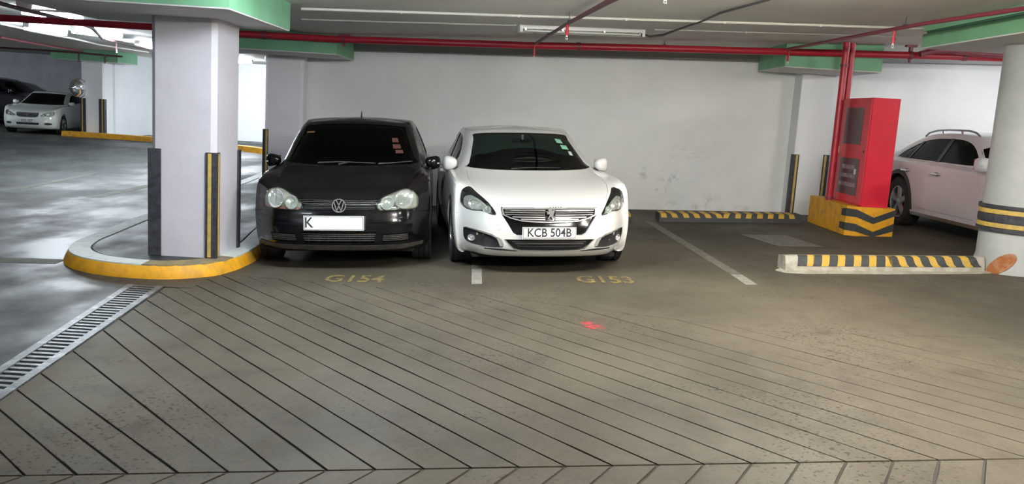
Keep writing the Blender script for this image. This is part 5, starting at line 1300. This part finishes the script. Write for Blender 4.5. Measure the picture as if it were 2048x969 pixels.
band(g, 'chrome_frame', 'chrome', [(-.345, .695), (-.32, .59), (-.25, .557), (0, .553), (.25, .557), (.32, .59), (.345, .695)], .012)
c.patch(grow(LM, -.001), 'front', -.044, .012, .06).build('lower_grille', 'black_plastic', ms)
plate(ms, 0, c.hit(0, .44, 'front')[0].y-.018, .435, .50, .105, 'KCL 557', 0.0)
b = MB(); b.lathe([(.03, 0), (.034, .004), (.038, 0), (.034, -.004)], lambda a, d, h: (a, c.hit(0, .76, 'front')[0].y+.03+h, .80+d+.02), 20, True); b.tube([(0, c.hit(0, .76, 'front')[0].y+.03, .76), (0, c.hit(0, .76, 'front')[0].y+.03, .85)], .003, 6); b.build('hood_star', 'chrome', ms, weld=False)
seats(ms, .36, 2.40, .45)
pillars(c, ms, [(2.76, 1.03, 2.73, 1.33, .10)])
for x, y in ((-.775, .86), (.775, .86), (-.775, 3.62), (.775, 3.62)): wheel(ms, x, y, .32, .215, 1 if x > 0 else -1, 5, 'alloy')
MB().box(-.70, .70, .35, 4.3, .15, .18).build('underbody', 'under_dark', ms)
place(ms, -16.15, 29.4, R(10), .86)
# ------------------------------------------------------------------ estate cars seen from the side
def estate_rings(L, W, H, k=.34):
    ys = [.88, 1.32, 1.75, 2.4, 3.0, 3.55, 4.1]; s = L/4.72; ys = [y*s for y in ys]
    u = H/1.45
    q = lambda pts: [(x*W/.92, y*s, z*u) for x, y, z in pts]
    return [
     low(0.20*u, 0.20, W-.09, k, .52, ys, L-.12), low(0.22*u, 0.11, W-.04, k, .52, ys, L-.08), low(0.31*u, 0.04, W-.015, k, .52, ys, L-.03),
     low(0.46*u, 0.02, W, k, .52, ys, L), low([z*u for z in [.60]*3+[.62, .64]+[.66]*7+[.65]*3], 0.05, W, k, .54, ys, L),
     low([z*u for z in [.72, .72, .75, .80, .845, .88, .90, .91, .92, .93, .94, .945, .95, .95, .95]], 0.10, W-.02, k, .62, ys, L-.04),
     q([(0, .48, .80), (.33, .50, .803), (.60, .60, .82), (.72, .76, .86), (.77, .94, .89), (.80, 1.14, .91), (.815, 1.36, .925), (.825, 1.75, .94), (.83, 2.35, .955), (.83, 3.0, .965), (.83, 3.55, .975), (.82, 4.1, .985), (.76, 4.50, 1.0), (.48, 4.62, 1.0), (0, 4.65, 1.0)]),
     q([(0, 1.22, .955), (.33, 1.24, .955), (.58, 1.32, .96), (.69, 1.44, .967), (.735, 1.56, .972), (.755, 1.68, .976), (.775, 1.84, .98), (.79, 2.05, .985), (.80, 2.45, .99), (.80, 3.0, .995), (.80, 3.5, 1.0), (.785, 4.02, 1.01), (.70, 4.42, 1.03), (.45, 4.54, 1.03), (0, 4.57, 1.03)]),
     q([(0, 1.64, 1.16), (.31, 1.66, 1.157), (.52, 1.74, 1.15), (.61, 1.85, 1.15), (.645, 1.94, 1.153), (.665, 2.04, 1.157), (.685, 2.18, 1.16), (.70, 2.35, 1.165), (.71, 2.62, 1.17), (.71, 3.02, 1.17), (.71, 3.42, 1.17), (.69, 3.85, 1.17), (.61, 4.18, 1.18), (.4, 4.30, 1.18), (0, 4.33, 1.18)]),
     q([(0, 2.05, 1.345), (.3, 2.07, 1.343), (.47, 2.13, 1.333), (.54, 2.20, 1.33), (.565, 2.28, 1.335), (.585, 2.37, 1.342), (.60, 2.48, 1.35), (.608, 2.6, 1.357), (.612, 2.82, 1.362), (.612, 3.1, 1.36), (.608, 3.38, 1.35), (.585, 3.66, 1.332), (.51, 3.88, 1.315), (.35, 3.98, 1.315), (0, 4.0, 1.318)]),
     q([(0, 2.25, 1.395), (.24, 2.27, 1.393), (.38, 2.32, 1.386), (.45, 2.38, 1.384), (.475, 2.44, 1.387), (.49, 2.51, 1.392), (.50, 2.6, 1.398), (.505, 2.70, 1.402), (.51, 2.88, 1.404), (.51, 3.1, 1.402), (.505, 3.3, 1.394), (.48, 3.5, 1.382), (.42, 3.66, 1.37), (.27, 3.73, 1.368), (0, 3.75, 1.368)]),
     q([(0, 2.5+0.075*i, 1.425-0.0018*i+0.004*math.sin(i*math.pi/14)) for i in range(15)])]
def estate(label, name, L, W, H, paint, wx, r, window_g, cladding=True):
    t = empty(name, label=label, cat='car'); ER = estate_rings(L, W, H); s = L/4.72; u = H/1.45; ya, yb = .92*s, 3.76*s
    c = Car(ER); arches(c, W, ya, yb, r, r+.055)
    c.me = boolean(c.me, cabin(c, ER, .48*u))
    SW = [(1.90*s, 1.005*u), (2.05*s, 1.10*u), (2.30*s, 1.25*u), (2.55*s, 1.315*u), (2.9*s, 1.325*u), (3.25*s, 1.315*u), (3.62*s, 1.26*u), (3.95*s, 1.14*u), (4.12*s, 1.04*u), (4.05*s, 1.015*u), (3.0*s, 1.005*u)]
    car_windows(c, [('side_window', SW, sd, window_g) for sd in ('left', 'right')]+[('windscreen', [(-.60, 1.02*u), (.60, 1.02*u), (.48, 1.30*u), (-.48, 1.30*u)], 'front', window_g), ('rear_window', [(-.55, 1.09*u), (.55, 1.09*u), (.45, 1.28*u), (-.45, 1.28*u)], 'rear', window_g)], t, window_g)
    for sd in ('left', 'right'):
        d1 = c.part('door', [(1.62*s, .40*u), (1.60*s, .70*u), (1.74*s, .955*u), (2.88*s, .985*u), (2.90*s, .5*u), (2.86*s, .33*u), (1.7*s, .33*u)], sd, .03, t, paint)
        d2 = c.part('door', [(2.92*s, .5*u), (2.90*s, .985*u), (3.76*s, .99*u), (3.72*s, .86*u), (3.50*s, .76*u), (3.34*s, .58*u), (3.26*s, .38*u), (3.20*s, .33*u), (2.90*s, .33*u)], sd, .03, t, paint)
        sx = 1 if sd == 'right' else -1
        for d_, y in ((d1, 2.68*s), (d2, 3.55*s)):
            h = c.hit(y, .84*u, sd)[0]
            b = MB(); b.tube([(h.x-sx*.005, y-.10, .84*u), (h.x+sx*.035, y-.085, .843*u), (h.x+sx*.035, y+.07, .845*u), (h.x-sx*.005, y+.09, .845*u)], .014, 8); b.build('handle', 'chrome', d_, weld=False)
            b = MB(); ellipsoid(b, (h.x+sx*0.001, y, .842*u), (.006, .075, .026), .8, 12, 6); b.build('handle_cup', 'alloy_dark', d_)
        c.seam([(1.7*s, .50*u), (3.3*s, .515*u)], sd, .008, .006)
    finish_body(c, t, paint)
    for sx, sd in ((1, 'right'), (-1, 'left')):
        b = MB(); ra = r+.055; n = 22
        pts = [( (yb if sx*0 == 0 else 0)+ra*math.cos(math.pi*i/n)*1.0, r+.012+ra*math.sin(math.pi*i/n)) for i in range(n+1)]
        for yc in (ya, yb):
            v = []; f = []
            for i in range(n+1):
                q = math.pi*(-.06+1.12*i/n); cy_, cz_ = math.cos(q), math.sin(q)
                for (rr_, off) in ((ra-.004, -.06), (ra-.004, .012), (ra+.055, .008), (ra+.06, -.012)):
                    y, z = yc+rr_*cy_, r+.012+rr_*cz_
                    hx = c.hit(y, min(max(z, .25), .9*u), sd)[0].x if off > -.05 else sx*(W-.09)
                    v.append((hx+sx*off if off > -.05 else hx, y, z))
            for i in range(n):
                for k in range(4): f.append((4*i+k, 4*i+(k+1) % 4, 4*i+4+(k+1) % 4, 4*i+4+k))
            f += [(0, 1, 2, 3), tuple(4*n+k for k in (3, 2, 1, 0))]
            b = MB(); b.add(v, f, True); b.build('wheel_arch', 'black_plastic' if cladding else paint, t)
        x = sx*(W-.015)
        if cladding:
            b = MB(); b.box(min(x, x-sx*.10), max(x, x-sx*.10), ya+r+.10, yb-r-.08, .215*u, .262*u); b.build('sill', 'dark_chrome', t)
            z0 = 1.405*u; xr = sx*.545*W/.92
            b = MB(); b.tube([(xr, 2.35*s, 1.375*u), (xr, 2.45*s, z0+.015), (xr, 2.62*s, z0+.038), (xr, 3.1*s, z0+.040), (xr, 3.45*s, z0+.028), (xr, 3.68*s, z0-.012), (xr, 3.78*s, 1.34*u)], .014, 8)
            for yy in (2.82*s, 3.32*s): b.tube([(xr, yy-.04, z0-.02), (xr, yy-.02, z0+.035)], .016, 8)
            b.build('roof_rail', 'alloy', t, weld=False)
        wing_mirror(t, sx, W+.03, 1.48*s, 1.045*u, paint, .11, .085)
        for yc in (ya, yb): wheel(t, sx*(W-.125), yc, r, .235, sx, wx, 'alloy')
    for sg_ in (1, -1):
        hp = rounded([(x*sg_, z*u) for x, z in [(.42, .62), (.48, .68), (.62, .73), (.74, .74), (.76, .66), (.70, .60), (.55, .595)]], 2)
        hl = c.patch(hp if sg_ > 0 else hp[::-1], 'front', .004, .02, .06).build('headlamp', 'reflector', t)
    c.patch([(-.36, .34*u), (.36, .34*u), (.36, .68*u), (-.36, .68*u)], 'front', .004, .02, .06).build('grille', 'gloss_black', t)
    seats(t, .37, 2.42*s, .50*u)
    pillars(c, t, [(2.90*s, 1.0*u, 2.84*s, 1.33*u, .09), (3.74*s, 1.01*u, 3.60*s, 1.27*u, .05)])
    MB().box(-W+.20, W-.20, .4, L-.4, .18, .22).build('underbody', 'under_dark', t)
    return t
ea = estate('pale pearl estate car with roof rails behind the round column', 'estate_car', 4.72, .92, 1.43, 'paint_pearl', 5, .355, 'glass_dark')
place(ea, 6.78, 9.85, R(1.0), .92)
nv = estate('dark navy estate car half out of frame at the far left edge', 'estate_car', 4.9, .95, 1.85, 'paint_navy', 5, .38, 'glass_dark', False)
nv.matrix_world = Matrix.Translation((-18.75, 34.55, 0)) @ Matrix.Rotation(R(84), 4, 'Z') @ Matrix.Translation((0, -1.0, 0))
for o in (_t1, _t2): bpy.data.objects.remove(o)
